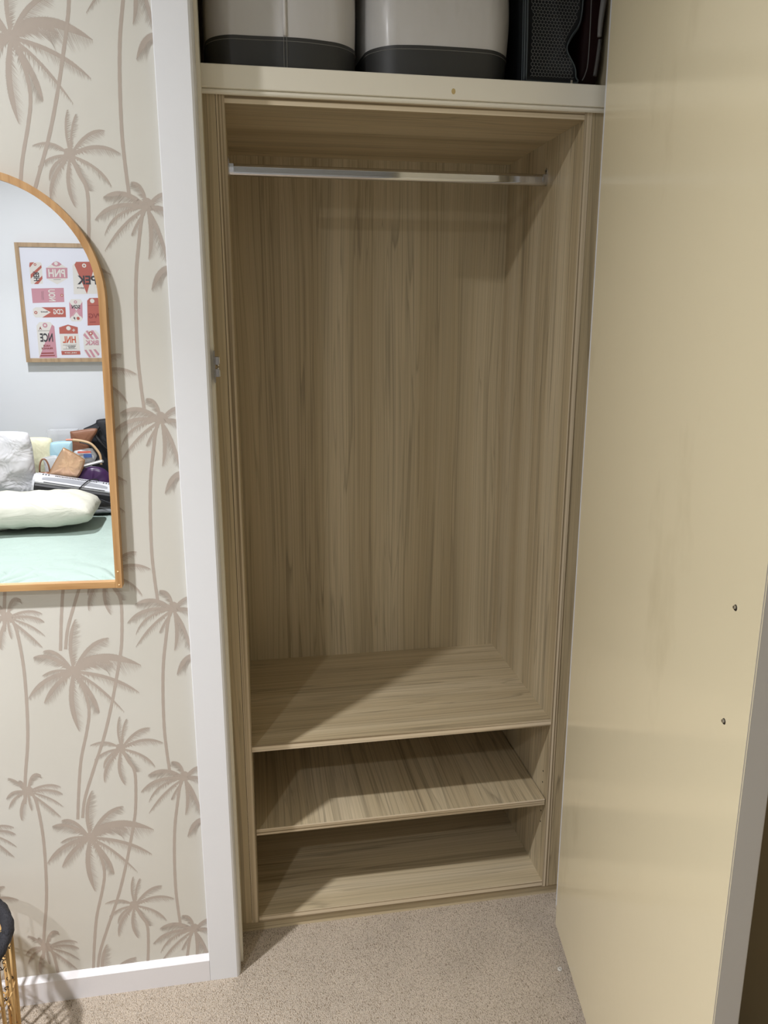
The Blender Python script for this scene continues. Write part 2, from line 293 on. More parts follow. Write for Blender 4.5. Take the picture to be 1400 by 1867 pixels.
def tube_geo(path, r, seg=8, closed=False, twist=0.0, lobes=0, depth=0.0):
    pts = [Vector(p) for p in path]; n = len(pts)
    vs_, fs = [], []
    up = Vector((0, 0, 1))
    prev = None
    for i, p in enumerate(pts):
        if closed:
            t = (pts[(i + 1) % n] - pts[i - 1]).normalized()
        else:
            t = (pts[min(i + 1, n - 1)] - pts[max(i - 1, 0)]).normalized()
        if prev is None:
            a = t.orthogonal().normalized()
        else:
            a = (prev - t * prev.dot(t)).normalized()
        prev = a
        b = t.cross(a)
        rr = r(i / max(1, n - 1)) if callable(r) else r
        for j in range(seg):
            th = 2 * math.pi * j / seg
            q = rr * (1 + (depth * math.cos(lobes * (th + twist * i)) if lobes else 0))
            vs_.append(p + a * q * math.cos(th) + b * q * math.sin(th))
    m_ = n if closed else n - 1
    for i in range(m_):
        for j in range(seg):
            i2 = (i + 1) % n
            fs.append([i * seg + j, i * seg + (j + 1) % seg, i2 * seg + (j + 1) % seg, i2 * seg + j])
    if not closed:
        fs.append(list(range(seg - 1, -1, -1)))
        fs.append([(n - 1) * seg + j for j in range(seg)])
    return vs_, fs
def tube(name, path, r, m, parent=None, seg=8, closed=False, **kw):
    v, f = tube_geo(path, r, seg, closed, **kw)
    return mobj(name, v, f, m, parent, smooth=True)
def tubes(name, paths, r, m, parent=None, seg=6, closed=False):
    V, F = [], []
    for p in paths:
        v, f = tube_geo(p, r, seg, closed)
        F += [[i + len(V) for i in q] for q in f]; V += v
    return mobj(name, V, F, m, parent, smooth=True)
def empty(name, loc=(0, 0, 0)):
    o = bpy.data.objects.new(name, None)
    o.location = loc
    return link(o)
def tag(o, label, cat, group=None, kind=None):
    o['label'] = label; o['category'] = cat
    if group: o['group'] = group
    if kind: o['kind'] = kind
    return o
def struct(o, label, cat):
    return tag(o, label, cat, kind='structure')
def bez(a, b, c, n):
    out = []
    for i in range(n + 1):
        t = i / n
        out.append(tuple(a[j] * (1 - t) ** 2 + 2 * b[j] * t * (1 - t) + c[j] * t * t for j in range(len(a))))
    return out
def catmull(pts, n=8):
    P_ = [Vector(p) for p in pts]; out = []
    for i in range(len(P_) - 1):
        p0, p1, p2, p3 = P_[max(i - 1, 0)], P_[i], P_[i + 1], P_[min(i + 2, len(P_) - 1)]
        for s in range(n):
            t = s / n
            out.append(0.5 * ((2 * p1) + (p2 - p0) * t + (2 * p0 - 5 * p1 + 4 * p2 - p3) * t * t + (3 * p1 - p0 - 3 * p2 + p3) * t ** 3))
    out.append(P_[-1])
    return out

# ------------------------------------------------------------------ the room
YW = -0.1165          # wallpapered wall face
YJ = -0.1285          # face of the wardrobe architrave
YB = -3.30            # wall behind the camera
XL, XR = -2.75, 1.02
ZC = 2.50
W = 0.74              # inside width of the wardrobe
D = 0.487
TH = 0.0165

struct(box_obj('floor', (XL - .1, YB - .1, -0.1), (XR + .1, 0.62, 0.0), carpet), 'beige speckled loop-pile carpet across the floor', 'carpet')
struct(box_obj('ceiling', (XL - .1, YB - .1, ZC), (XR + .1, 0.62, ZC + .1), ceiling_paint), 'white ceiling above the room', 'ceiling')
wall_front = struct(boxes_obj('wall_front', [((XL, YW, 0), (-0.100, -0.02, ZC)), ((-0.100, YW, 2.42), (0.83, -0.02, ZC)), ((0.83, YW, 0), (XR, -0.02, ZC))], wallpaper),
                    'wall in pale grey-green wallpaper printed with taupe palm trees', 'wall')
struct(box_obj('wall_back', (XL, YB - .1, 0), (XR, YB, ZC), wall_paint), 'plain white wall seen in the arched mirror', 'wall')
struct(box_obj('wall_left', (XL - .1, YB, 0), (XL, -0.02, ZC), wall_paint), 'plain white side wall of the room', 'wall')
struct(box_obj('wall_right', (XR, YB, 0), (XR + .1, -0.02, ZC), cream_wall), 'cream wall in shadow beyond the open door', 'wall')
struct(boxes_obj('wall_closet', [((-0.16, -0.02, 0), (-0.052, 0.62, ZC)), ((0.795, -0.02, 0), (0.90, 0.62, ZC)), ((-0.052, 0.512, 0), (0.795, 0.62, ZC))], cream_wall),
       'dim painted inner walls around the built-in wardrobe', 'wall')

# baseboard with a chamfered top
struct(prism('baseboard_left', [(YW + .004, 0), (YJ, 0), (YJ, 0.0545), (YW + .001, 0.0665), (YW + .004, 0.0665)], 0, XL, -0.116, base_paint),
       'low white baseboard with chamfered top under the palm wallpaper', 'baseboard')
# left architrave with eased inner edge, then the door stop
arch = [(-0.116, YW + .004), (-0.116, YJ + .0015), (-0.1145, YJ), (-0.0545, YJ), (-0.0505, YJ + .003), (-0.0475, YJ + .009), (-0.0465, YJ + .016), (-0.0465, -0.02), (-0.1, -0.02), (-0.1, YW + .004)]
trim1 = struct(prism('trim_1', arch, 2, 0, 2.42, white_paint), 'tall white wooden door frame upright beside the palm wallpaper', 'door frame')
prism('door_stop', [(-0.0465, -0.084), (-0.0405, -0.084), (-0.0405, -0.034), (-0.0465, -0.034)], 2, 0, 2.42, shelf_paint, trim1)
struct(boxes_obj('trim_2', [((0.7665, YJ, 0), (0.835, -0.034, 2.42))], white_paint), 'white door frame upright hidden behind the open door', 'door frame')
struct(boxes_obj('trim_3', [((-0.116, YJ, 2.42), (0.835, -0.034, 2.48))], white_paint), 'white door frame head above the wardrobe opening', 'door frame')

# ball catch on the left upright
catch = empty('ball_catch', (-0.0405, -0.09, 1.398)); catch.parent = trim1
catch['label'] = 'small steel double ball catch on the white frame'
for nm, lo, hi, mm in (('plate', (0, -.004, -.031), (.0022, .014, .031), steel),
                       ('jaw', (.0022, -.004, .004), (.0095, .012, .0195), steel), ('jaw', (.0022, -.004, -.0195), (.0095, .012, -.004), steel),
                       ('jaw_lip', (.0095, -.0045, .0055), (.0112, .012, .019), steel_bright), ('jaw_lip', (.0095, -.0045, -.019), (.0112, .012, -.0055), steel_bright)):
    box_obj(nm, lo, hi, mm, catch, 0.0006)
for s in (1, -1):
    bm = bmesh.new(); bmesh.ops.create_uvsphere(bm, u_segments=10, v_segments=8, radius=.0032, matrix=Matrix.Translation((.0075, .002, s * .0035)))
    from_bm('ball', bm, steel_bright, catch, True)

# ------------------------------------------------------------------ wallpaper palms (flat print)
def leaflet_frond(V, F, a, b, c, w, side, rnd):
    n = max(18, int(w * 1500)); n = min(n, 40)
    sp = bez(a, b, c, n)
    L = sum(math.dist(sp[i], sp[i + 1]) for i in range(n))
    def quad(p, q, r_, s):
        i = len(V); V.extend((p, q, r_, s)); F.append([i, i + 1, i + 2, i + 3])
    for i in range(n):
        t = i / n
        t0, t1 = Vector(sp[i]), Vector(sp[i + 1])
        d = (t1 - t0); d.normalize()
        nrm = Vector((d.y, -d.x)) * (1 if side < 0 else -1)
        # spine
        prof = min(1.0, 0.25 + 2.2 * t) * (1.0 if t < 0.62 else max(0.12, 1 - ((t - 0.62) / 0.38) ** 1.6 * 0.9))
        pw = [min(1.0, 0.4 + 2.0 * q) * (1.0 if q < 0.62 else max(0.05, 1 - ((q - 0.62) / 0.38) ** 1.6 * 0.95)) for q in (t, t + 1 / n)]
        quad(t0 - nrm * w * .08 * pw[0], t1 - nrm * w * .08 * pw[1], t1 + (nrm * .8 + d * .5) * w * .34 * pw[1], t0 + (nrm * .8 + d * .5) * w * .34 * pw[0])
        for sgn, amt in ((1, 1.0), (-1, 0.14)):
            for h in range(2):
                p = t0.lerp(t1, h * 0.5 + rnd.random() * 0.25)
                ln = w * prof * amt * (0.80 + 0.60 * rnd.random())
                lean = 0.55 + 0.35 * t
                dirv = (nrm * sgn * (1 - 0.35 * t) + d * lean + Vector((0, -0.28 if sgn > 0 else 0)))
                dirv.normalize()
                e = p + dirv * ln
                hw = d * (L / n) * (0.15 + 0.5 * max(0.0, 1 - t / 0.3))
                mid = p.lerp(e, 0.55) + dirv.cross(Vector((0, 0, 1))).to_2d() * 0 if False else p.lerp(e, 0.55)
                i0 = len(V)
                V.extend((p - hw, p + hw, mid + hw * 0.85, e, mid - hw * 0.6))
                F.append([i0, i0 + 1, i0 + 2, i0 + 3, i0 + 4])
def palm_mesh(name, spec, seed):
    rnd = random.Random(seed)
    V, F = [], []
    cx, cz = spec['c']
    for a, b, c, w, s in spec['f']:
        a = (a[0] + (cx - a[0]) * .75, a[1] + (cz - a[1]) * .75) if spec['t'] else a
        leaflet_frond(V, F, a, b, c, w * 1.12, s, rnd)
    # heart of the crown
    if spec['t']:
        i = len(V); R_ = 0.0105
        V.extend([Vector((cx + R_ * (0.8 + .5 * rnd.random()) * math.cos(q * math.pi / 7), cz + R_ * (0.8 + .5 * rnd.random()) * math.sin(q * math.pi / 7))) for q in range(14)])
        F.append(list(range(i, i + 14)))
        path = [(cx, cz, 0)] + [(p[0], p[1], 0) for p in spec['t']]
        sp = catmull(path, 8); n = len(sp)
        for j in range(n):
            d = (sp[min(j + 1, n - 1)] - sp[max(j - 1, 0)]).normalized()
            hw = 0.0034 * (1.25 - 0.35 * min(1, j / 10)) * (1 + 0.06 * math.sin(j * 2.1))
            o = Vector((d.y, -d.x, 0)) * hw
            V.extend(((sp[j] + o).to_2d(), (sp[j] - o).to_2d()))
        b0 = len(V) - 2 * n
        for j in range(n - 1):
            F.append([b0 + 2 * j, b0 + 2 * j + 1, b0 + 2 * j + 3, b0 + 2 * j + 2])
    me = bpy.data.meshes.new(name)
    depth = [0.0] * len(V)            # printed layers, hair-thin steps so no two leaflets share a plane
    for f in F:
        dy_ = -rnd.random() * 0.00012
        for q in f:
            depth[q] = dy_
    if spec['t']:
        for f in F[-(n - 1):]:
            for q in f:
                depth[q] = -0.00014
    me.from_pydata([(v[0], depth[i], v[1]) for i, v in enumerate(V)], [], F)
    me.materials.append(palm_ink)
    return me
PERIOD_Z, PERIOD_X = 0.3885, 0.53
MORE = [('F', 'D', (-0.102, -0.085)), ('G', 'B', (-0.325, -0.345))]       # two more palms of the same drawing further left
for kk, src, off_ in [(q, q, (0, 0)) for q in PALMS] + MORE:
    spec = PALMS[src]
    me = palm_mesh('palm_print', spec, ord(kk))
    for col in range(0, 4):
        if kk == 'E' and col > 0:
            continue
        for row in range(-2, 5):
            o = bpy.data.objects.new('palm_print', me)
            o.location = (off_[0] - col * PERIOD_X, YW - 0.0001 - 0.00002 * 'ABCDEFG'.index(kk), off_[1] + row * PERIOD_Z)
            zmax = max(v.co.z for v in me.vertices) + off_[1] + row * PERIOD_Z; zmin = min(v.co.z for v in me.vertices) + off_[1] + row * PERIOD_Z
            if zmin > 2.3 or zmax < 0.08:
                continue
            link(o, wall_front)

# ------------------------------------------------------------------ built-in wardrobe
ZB, ZS2, ZS1, ZT = 0.0477, 0.2886, 0.5167, 1.8965
ward = empty('built_in_wardrobe', (0, 0, 0))
tag(ward, 'open built-in wardrobe lined in light woodgrain with three low shelves', 'wardrobe')
EB = 0.0012
def panel(name, lo, hi, m, em, front=True):
    p = box_obj(name, (lo[0], lo[1] + EB if front else lo[1], lo[2]), hi, m, ward)
    if front:
        box_obj('edge_band', (lo[0], lo[1], lo[2]), (hi[0], lo[1] + EB, hi[2]), em, p)
    return p
sl = panel('side_panel', (-TH, 0, ZB - TH), (0, D, ZT + TH), wood_z, edge_z)
sr = panel('side_panel', (W, 0, ZB - TH), (W + TH, D, ZT + TH), wood_z, edge_z)
panel('top_panel', (0, 0.0005, ZT), (W, D, ZT + TH), wood_x2, edge_x)
panel('bottom_panel', (0, 0.0005, ZB - TH), (W, D, ZB), wood_x, edge_x)
panel('fixed_shelf', (0, 0.0005, ZS1 - TH), (W, D, ZS1), wood_x, edge_x)
panel('adjustable_shelf', (0.0022, 0.0062, ZS2 - TH), (W - 0.0026, D - .003, ZS2), wood_y, edge_x)
panel('back_panel', (-TH, D, ZB - TH), (W + TH, D + TH, ZT + TH), wood_zb, edge_z, False)
panel('filler_strip', (-0.0470, 0.0004, ZB - TH + .001), (-TH - .0009, .0166, ZT + TH - .0005), wood_z, edge_z, False)
panel('filler_strip', (W + TH + .0009, 0.0004, ZB - TH + .001), (0.790, .0166, ZT + TH - .0005), wood_z, edge_z, False)
panel('kickboard', (-0.047, 0.010, 0.0), (0.790, 0.026, ZB - TH), wood_x2, edge_x, False)
# shelf-pin holes in the right side
for dy in (0.033, D - 0.06):
    for z in (0.205, 0.237, 0.321, 0.353):
        bm = bmesh.new(); bmesh.ops.create_cone(bm, cap_ends=True, segments=10, radius1=.0024, radius2=.0024, depth=.0006,
                                                matrix=Matrix.Translation((W - .0002, dy, z)) @ Matrix.Rotation(math.pi / 2, 4, 'Y'))
        from_bm('pin_hole', bm, hole_dark, sr)
# hanging rail: upright oval tube with end brackets
YR, ZR = 0.205, 1.812
def oval(rx, rz, n=20, top=0.0):
    return [(YR + rx * math.copysign(abs(math.cos(2 * math.pi * i / n)) ** .8, math.cos(2 * math.pi * i / n)), ZR + rz * math.copysign(abs(math.sin(2 * math.pi * i / n)) ** .6, math.sin(2 * math.pi * i / n)) + top) for i in range(n)]
rr_, hf_ = .0072, .0058
rail_out = []
for i in range(11):
    a = math.pi * i / 10
    rail_out.append((YR + rr_ * math.cos(a), ZR + hf_ + rr_ * math.sin(a)))
rail_out += [(YR - rr_, ZR + hf_ - .0006), (YR - rr_, ZR - hf_ + .0006)]
for i in range(11):
    a = math.pi + math.pi * i / 10
    rail_out.append((YR + rr_ * math.cos(a), ZR - hf_ + rr_ * math.sin(a)))
rail_out += [(YR + rr_, ZR - hf_ + .0006), (YR + rr_, ZR + hf_ - .0006)]
rail = prism('hanging_rail', rail_out, 0, 0.002, W - 0.002, chrome, ward, True)
rail['label'] = 'chrome oval hanging rail across the wardrobe'
m_ = rail.modifiers.new('edge', 'EDGE_SPLIT'); m_.split_angle = math.radians(40)
for x0, x1 in ((0.0, 0.0115), (W - 0.0115, W)):
    outl = [(YR + .0092 * math.cos(math.pi + math.pi * i / 10), ZR + .004 + .0175 * math.sin(math.pi + math.pi * i / 10)) for i in range(11)] + [(YR + .0092, ZR + .0115), (YR - .0092, ZR + .0115)]
    br = prism('rail_bracket', outl, 0, x0, x1, chrome, rail)
    xa, xb = (x0, x0 + .0018) if x0 == 0 else (x1 - .0018, x1)
    tb = [(YR + .0055 * math.cos(math.pi * i / 8), ZR + .022 + .0055 * math.sin(math.pi * i / 8)) for i in range(9)]
    prism('bracket_tab', [(YR + .0055, ZR + .010)] + tb + [(YR - .0055, ZR + .010)], 0, xa, xb, chrome, rail)
    bm = bmesh.new(); bmesh.ops.create_cone(bm, cap_ends=True, segments=12, radius1=.0034, radius2=.002, depth=.0016,
                                            matrix=Matrix.Translation(((xa + xb) / 2 + (.0014 if x0 == 0 else -.0014), YR, ZR + .0205)) @ Matrix.Rotation(math.pi / 2, 4, 'Y'))
    from_bm('bracket_screw', bm, steel, rail)

# painted shelf above with a bead underneath
ush = empty('upper_shelf', (0, 0, 1.905))
tag(ush, 'thick white painted shelf above the wardrobe holding two canvas baskets', 'shelf')
def child(o, e):
    o.parent = e
    o.matrix_parent_inverse = Matrix.Translation(e.location).inverted()
    return o
sb_ = child(box_obj('shelf_board', (-0.0515, -0.0150, 1.9185), (0.7945, 0.510, 1.9605), shelf_paint, None, 0.002), ush)
child(prism('bead_moulding', [(-0.0085, 1.9185), (-0.0105, 1.9165), (-0.0105, 1.9125), (-0.0085, 1.9100), (-0.0060, 1.9092), (-0.0005, 1.9133), (-0.0005, 1.9185)], 0, -0.046, 0.7900, shelf_paint), ush)
bm = bmesh.new(); bmesh.ops.create_circle(bm, cap_ends=True, segments=14, radius=1.0)
for v in bm.verts:
    v.co = Vector((0.452 + v.co.x * .0042, -0.0152, 1.9335 + v.co.y * .0055))
child(from_bm('paint_chip', bm, mat('yellowed_chip', rgb(196, 172, 118), 0.5)), ush)

# ------------------------------------------------------------------ open door
HX, HY = 0.7258, -0.1285
dx, dy = -0.1568, -0.9876
nx, ny = 0.9876, -0.1568
door = struct(empty('door_1', (HX, HY, 0.029)), 'cream painted flush wardrobe door standing open on the right', 'door')
door.rotation_euler = (0, 0, math.atan2(dy, dx))
# local: +x along the door, local -y towards +nx side
sgn = -1 if (math.cos(math.atan2(dy, dx)) * ny - math.sin(math.atan2(dy, dx)) * nx) < 0 else 1
DW, DT, DH = 0.797, 0.035, 2.375
bm = bmesh.new()
box(bm, (0, min(0, sgn * DT), 0), (DW, max(0, sgn * DT), DH))
bmesh.ops.bevel(bm, geom=bm.edges[:], offset=.0015, segments=2, affect='EDGES')
leaf = from_bm('door_leaf', bm, cream_paint, door)
leaf.data.materials.append(door_edge_paint)
for p in leaf.data.polygons:
    if p.normal.x > 0.9:
        p.material_index = 1
for u, z in ((0.7322, 1.1352 - .029), (0.7354, 0.9809 - .029)):
    bm = bmesh.new()
    bmesh.ops.create_cone(bm, cap_ends=True, segments=14, radius1=.0042, radius2=.0036, depth=.0012, matrix=Matrix.Translation((u, -sgn * .0005, z)) @ Matrix.Rotation(math.pi / 2, 4, 'X'))
    h = from_bm('screw_hole', bm, hole_dark, door)
    bm = bmesh.new()
    bmesh.ops.create_cone(bm, cap_ends=True, segments=10, radius1=.0026, radius2=.002, depth=.003, matrix=Matrix.Translation((u + .0006, -sgn * .0018, z + .001)) @ Matrix.Rotation(math.pi / 2, 4, 'X'))
    from_bm('screw', bm, screw_steel, h)
for z in (0.25, 1.2, 2.1):
    bm = bmesh.new()
    bmesh.ops.create_cone(bm, cap_ends=True, segments=12, radius1=.006, radius2=.006, depth=.09, matrix=Matrix.Translation((-.004, sgn * (DT + .004), z)))
    from_bm('hinge', bm, steel, door, True)

# ------------------------------------------------------------------ arched mirror
MR = 0.2168
mir = empty('arched_mirror', (-0.2385, YW, 0.970))
mir.rotation_euler = (0, math.radians(1.2), 0)
tag(mir, 'arched wall mirror with thin honey oak frame on the palm wallpaper', 'mirror')
hw = MR; ztop = 1.5219 - 0.970
def arch_outline(inset, n=40):
    r = hw - inset
    pts = [(-hw + r, inset)] + [(-hw + r * math.cos(math.pi * i / n), ztop + r * math.sin(math.pi * i / n)) for i in range(n + 1)] + [(-hw - r, inset)]
    return pts
def ring_prism(name, outer, inner, y0, y1, m, parent):
    n = len(outer)
    V = [(p[0], y0, p[1]) for p in outer] + [(p[0], y0, p[1]) for p in inner] + [(p[0], y1, p[1]) for p in outer] + [(p[0], y1, p[1]) for p in inner]
    F = []
    for i in range(n - 1):
        j = i + 1
        F += [[i, j, n + j, n + i], [2 * n + i, 3 * n + i, 3 * n + j, 2 * n + j], [i, 2 * n + i, 2 * n + j, j], [n + i, n + j, 3 * n + j, 3 * n + i]]
    F += [[0, n, 3 * n, 2 * n], [n - 1, 2 * n + n - 1, 3 * n + n - 1, n + n - 1]]
    bm = bmesh.new(); bv = [bm.verts.new(v) for v in V]
    for f in F:
        bm.faces.new([bv[q] for q in f])
    return from_bm(name, bm, m, parent)
FD = 0.025
fo, fi = arch_outline(0.0), arch_outline(0.0125)
fi = [(fi[0][0], 0.0)] + fi[1:-1] + [(fi[-1][0], 0.0)]
ring_prism('arched_frame', fo, fi, -FD, 0, oak, mir)
oak_x = mat('oak_frame_across', rgb(186, 136, 80), 0.4, spec=0.4)
k = NT(oak_x)
k.color(k.ramp(k.noise(k.pos((6, 90, 90)), 1.0, 3.0), [(0.3, rgb(172, 128, 80)), (0.6, rgb(200, 158, 108))]))
box_obj('bottom_rail', (-2 * hw + .0125, -FD, 0), (-.0125, 0, .0135), oak_x, mir, .0008)
gl = arch_outline(0.0115)
gl = [(p[0], max(p[1], .011)) for p in gl]
prism('mirror_glass', [(p[0], p[1]) for p in gl], 1, -FD + .007, -FD + .011, silver, mir)
for px, pz in ((-.0055, .0065), (-.0065, .034)):
    bm = bmesh.new(); bmesh.ops.create_cone(bm, cap_ends=True, segments=10, radius1=.0016, radius2=.0012, depth=.001, matrix=Matrix.Translation((px, -FD - .0004, pz)) @ Matrix.Rotation(math.pi / 2, 4, 'X'))
    from_bm('nail_head', bm, mat('brass_nail', rgb(250, 220, 170), .3), mir)

# ------------------------------------------------------------------ canvas baskets on the upper shelf
def rrect(hx, hy, r, n=6):
    pts = []
    for cx, cy, a0 in ((hx - r, hy - r, 0), (-hx + r, hy - r, 90), (-hx + r, -hy + r, 180), (hx - r, -hy + r, 270)):
        for i in range(n + 1):
            a = math.radians(a0 + 90 * i / n)
            pts.append((cx + r * math.cos(a), cy + r * math.sin(a)))
    return pts
def bulge_outline(hx, hy, r, bulge, n=10):
    base = rrect(hx, hy, r * .8, n); dense = []
    for i, p in enumerate(base):
        q = base[(i + 1) % len(base)]
        seg = max(1, int(math.dist(p, q) / .02))
        for s in range(seg):
            t = s / seg
            x, y = p[0] + (q[0] - p[0]) * t, p[1] + (q[1] - p[1]) * t
            fy = 1 + bulge / hy * max(0, 1 - (x / hx) ** 2); fx = 1 + bulge / hx * max(0, 1 - (y / hy) ** 2)
            dense.append((x * fx, y * fy))
    return dense
def basket(name, loc, rz, hx, hy, h, bulge, label, seam, handle):
    e = empty(name, loc); e.rotation_euler = (0, 0, rz)
    tag(e, label, 'basket', 'canvas storage baskets on the upper shelf')
    def wall(nm, z0, z1, off, m, rings=6):
        V, F = [], []
        for i in range(rings + 1):
            z = z0 + (z1 - z0) * i / rings
            wob = 0.004 * math.sin(z * 18)
            for p in bulge_outline(hx, hy, .065, bulge):
                l_ = math.hypot(*p)
                tap = 1 + 0.02 * (z / h)
                nz = noise.noise(Vector((p[0] * 9 + loc[0] * 7, p[1] * 9, z * 6))) * .006
                V.append((p[0] * tap * (1 + (off + wob + nz) / l_), p[1] * tap * (1 + (off + wob + nz) / l_), z))
        n = len(V) // (rings + 1)
        for i in range(rings):
            for j in range(n):
                F.append([i * n + j, i * n + (j + 1) % n, (i + 1) * n + (j + 1) % n, (i + 1) * n + j])
        if z0 == 0:
            F.append(list(range(n - 1, -1, -1)))
        o = mobj(nm, V, F, m, e, True)
        return o, V[-n:]
    wall('base_band', 0.0, 0.060, 0.0012, charcoal, 8)
    wall('canvas_wall', 0.058, h, 0.0, canvas, 16)
    ol = bulge_outline(hx, hy, .065, bulge)
    def ring(z, off):
        out = []
        for p in ol:
            l_ = math.hypot(*p); tap = 1 + .02 * (z / h)
            wob = .004 * math.sin(z * 18) + noise.noise(Vector((p[0] * 9 + loc[0] * 7, p[1] * 9, z * 6))) * .006
            out.append((p[0] * tap * (1 + (off + wob) / l_), p[1] * tap * (1 + (off + wob) / l_), z))
        return out
    tube('stitch_line', ring(0.053, .0014), .0006, stitch, e, 5, True)
    tube('rim_binding', ring(h, .001), .005, charcoal, e, 6, True)
    if seam is not None:
        def spt(z, off):
            rg = ring(z, off); return min(rg, key=lambda p: abs(p[0] - seam) + (0 if p[1] < 0 else 9))
        pa = [spt(.062 + (h - .062) * i / 12, .0012) for i in range(13)]
        tube('seam_tape', pa, .004, canvas_edge, e, 6)
        pb = [spt(.060 * i / 5, .002) for i in range(6)]
        for s in (-.003, .003):
            tube('seam_stitch', [(p[0] + s, p[1] - .0004, p[2]) for p in pb], .0006, stitch, e, 5)
    # handles front and back near the rim
    for s in (-1, 1):
        pts = [(-.055 + .11 * i / 10, s * (hy + bulge + .016), h - .05 - .06 * math.sin(math.pi * i / 10)) for i in range(11)]
        tube('handle', pts, .006, charcoal, e, 6)
    return e
basket('canvas_basket', (0.1130, 0.190, 1.9607), math.radians(2.5), 0.142, 0.165, 0.34, 0.008, 'left white canvas basket with charcoal base and a centre seam', 0.0, True)
basket('canvas_basket', (0.4380, 0.185, 1.9607), math.radians(-1.0), 0.141, 0.160, 0.34, 0.014, 'right shiny white canvas basket with charcoal base beside mesh bag', None, True)

# dark mesh travel bag standing on end
mb = empty('mesh_bag', (0.6080, 0.004, 1.9607)); mb.scale = (1.0, 1, 1)
tag(mb, 'dark mesh travel bag standing on the shelf beside the canvas basket', 'bag')
prof = [(0.000, 0), (0.108, 0), (0.111, .012), (0.108, .030), (0.098, .046), (0.089, .060), (0.089, .074), (0.098, .092), (0.112, .112), (0.117, .135), (0.118, .170), (0.117, .25), (0.110, .30), (0.09, .325), (0.02, .325), (0.003, .31), (-0.003, .20), (-0.001, .08)]
prof = [tuple(p) for p in catmull([(a, b, 0) for a, b in prof + [prof[0]]], 4)[:-1]]
V, F = [], []
NB = len(prof); cx_, cz_ = .055, .16
layers = [(0.006, .86), (0.0, .96), (0.008, 1.0), (0.10, 1.0), (0.22, 1.0), (0.235, .93)]
for y, s in layers:
    for p in prof:
        V.append((cx_ + (p[0] - cx_) * s, y, max(0.0, cz_ + (p[1] - cz_) * s) if s == 1 else cz_ + (p[1] - cz_) * s))
for i in range(len(layers) - 1):
    for j in range(NB):
        F.append([i * NB + j, i * NB + (j + 1) % NB, (i + 1) * NB + (j + 1) % NB, (i + 1) * NB + j])
F.append(list(range(NB))); F.append([(len(layers) - 1) * NB + j for j in range(NB - 1, -1, -1)])
bm = bmesh.new(); bv = [bm.verts.new(v) for v in V]
for f in F:
    bm.faces.new([bv[q] for q in f])
from_bm('bag_shell', bm, bag_dark, mb, True)
for y, s, r in ((-.0005, .965, .0016), (.008, 1.0, .0022), (.020, 1.005, .0014)):
    tube('piping', [(cx_ + (p[0] - cx_) * s, y, max(.0015, cz_ + (p[1] - cz_) * s)) for p in prof], r, bag_trim, mb, 6, True)
# hexagonal net over the front
def inside(x, z, poly):
    c_ = False
    for i in range(len(poly)):
        a, b = poly[i], poly[i - 1]
        if (a[1] > z) != (b[1] > z) and x < (b[0] - a[0]) * (z - a[1]) / (b[1] - a[1]) + a[0]:
            c_ = not c_
    return c_
net_poly = [(cx_ + (p[0] - cx_) * .84, cz_ + (p[1] - cz_) * .93) for p in prof]
V, F = [], []
hs = .0040
def strip(a, b, w_=.0005):
    d = Vector((b[0] - a[0], b[1] - a[1])); n_ = Vector((-d.y, d.x)).normalized() * w_
    i = len(V)
    for q in ((a[0] + n_.x, a[1] + n_.y), (b[0] + n_.x, b[1] + n_.y), (b[0] - n_.x, b[1] - n_.y), (a[0] - n_.x, a[1] - n_.y)):
        V.append((q[0], -0.0012 + .0006 * math.sin(q[1] * 140) * math.sin(q[0] * 90), q[1]))
    F.append([i, i + 1, i + 2, i + 3])
for r_ in range(0, 56):
    for c_ in range(0, 20):
        x = c_ * hs * 1.732 + (r_ % 2) * hs * .866; z = r_ * hs * 1.5
        pts6 = [(x + hs * math.sin(math.radians(60 * q)), z + hs * math.cos(math.radians(60 * q))) for q in range(4)]
        for q in range(3):
            a, b = pts6[q], pts6[q + 1]
            if inside(a[0], a[1], net_poly) and inside(b[0], b[1], net_poly):
                strip(a, b)
net = mobj('net_panel', V, F, bag_net, mb); net['kind'] = 'stuff'
box_obj('zip_pull', (.097, -.004, .002), (.101, -.002, .010), steel_bright, mb, .0004)

# maroon soft bag behind, with a thin cord and a grey strap
rb = empty('soft_bag', (0.7625, 0.148, 1.9607))
tag(rb, 'black and maroon soft bag beside the mesh bag on the upper shelf', 'bag')
V, F = [], []
for i in range(13):
    z = .30 * i / 12
    for j in range(24):
        a = 2 * math.pi * j / 24
        r1 = .029 * (abs(math.cos(a)) ** .35) * math.copysign(1, math.cos(a)); r2 = .12 * (abs(math.sin(a)) ** .35) * math.copysign(1, math.sin(a))
        s = 1 - .25 * abs(i / 6 - 1) ** 3 + .05 * noise.noise(Vector((i * .4, math.cos(a), math.sin(a))))
        V.append((r1 * s, r2 * s, z))
for i in range(12):
    for j in range(24):
        F.append([i * 24 + j, i * 24 + (j + 1) % 24, (i + 1) * 24 + (j + 1) % 24, (i + 1) * 24 + j])
F.append(list(range(23, -1, -1))); F.append([12 * 24 + j for j in range(24)])
mobj('bag_body', V, F, bag_red, rb, True)
tube('cord', [tuple(p) for p in catmull([(-.020, -.140, .30), (-.019, -.140, .18), (-.018, -.140, .10), (-.019, -.140, .045), (-.024, -.141, .024), (-.030, -.142, .012)], 6)], .0011, bag_net, rb, 6)
tube('webbing_strap', [tuple(p) for p in catmull([(.020, -.135, .30), (.012, -.140, .20), (.004, -.142, .135), (.002, -.142, .095)], 6)], lambda t: .0085 - .004 * t, strap_grey, rb, 8)
tube('strap_tail', [tuple(p) for p in catmull([(.004, -.142, .090), (.001, -.142, .055), (-.003, -.142, .022)], 6)], .0042, mat('dark_grey_webbing', rgb(70, 68, 66), .6), rb, 8)

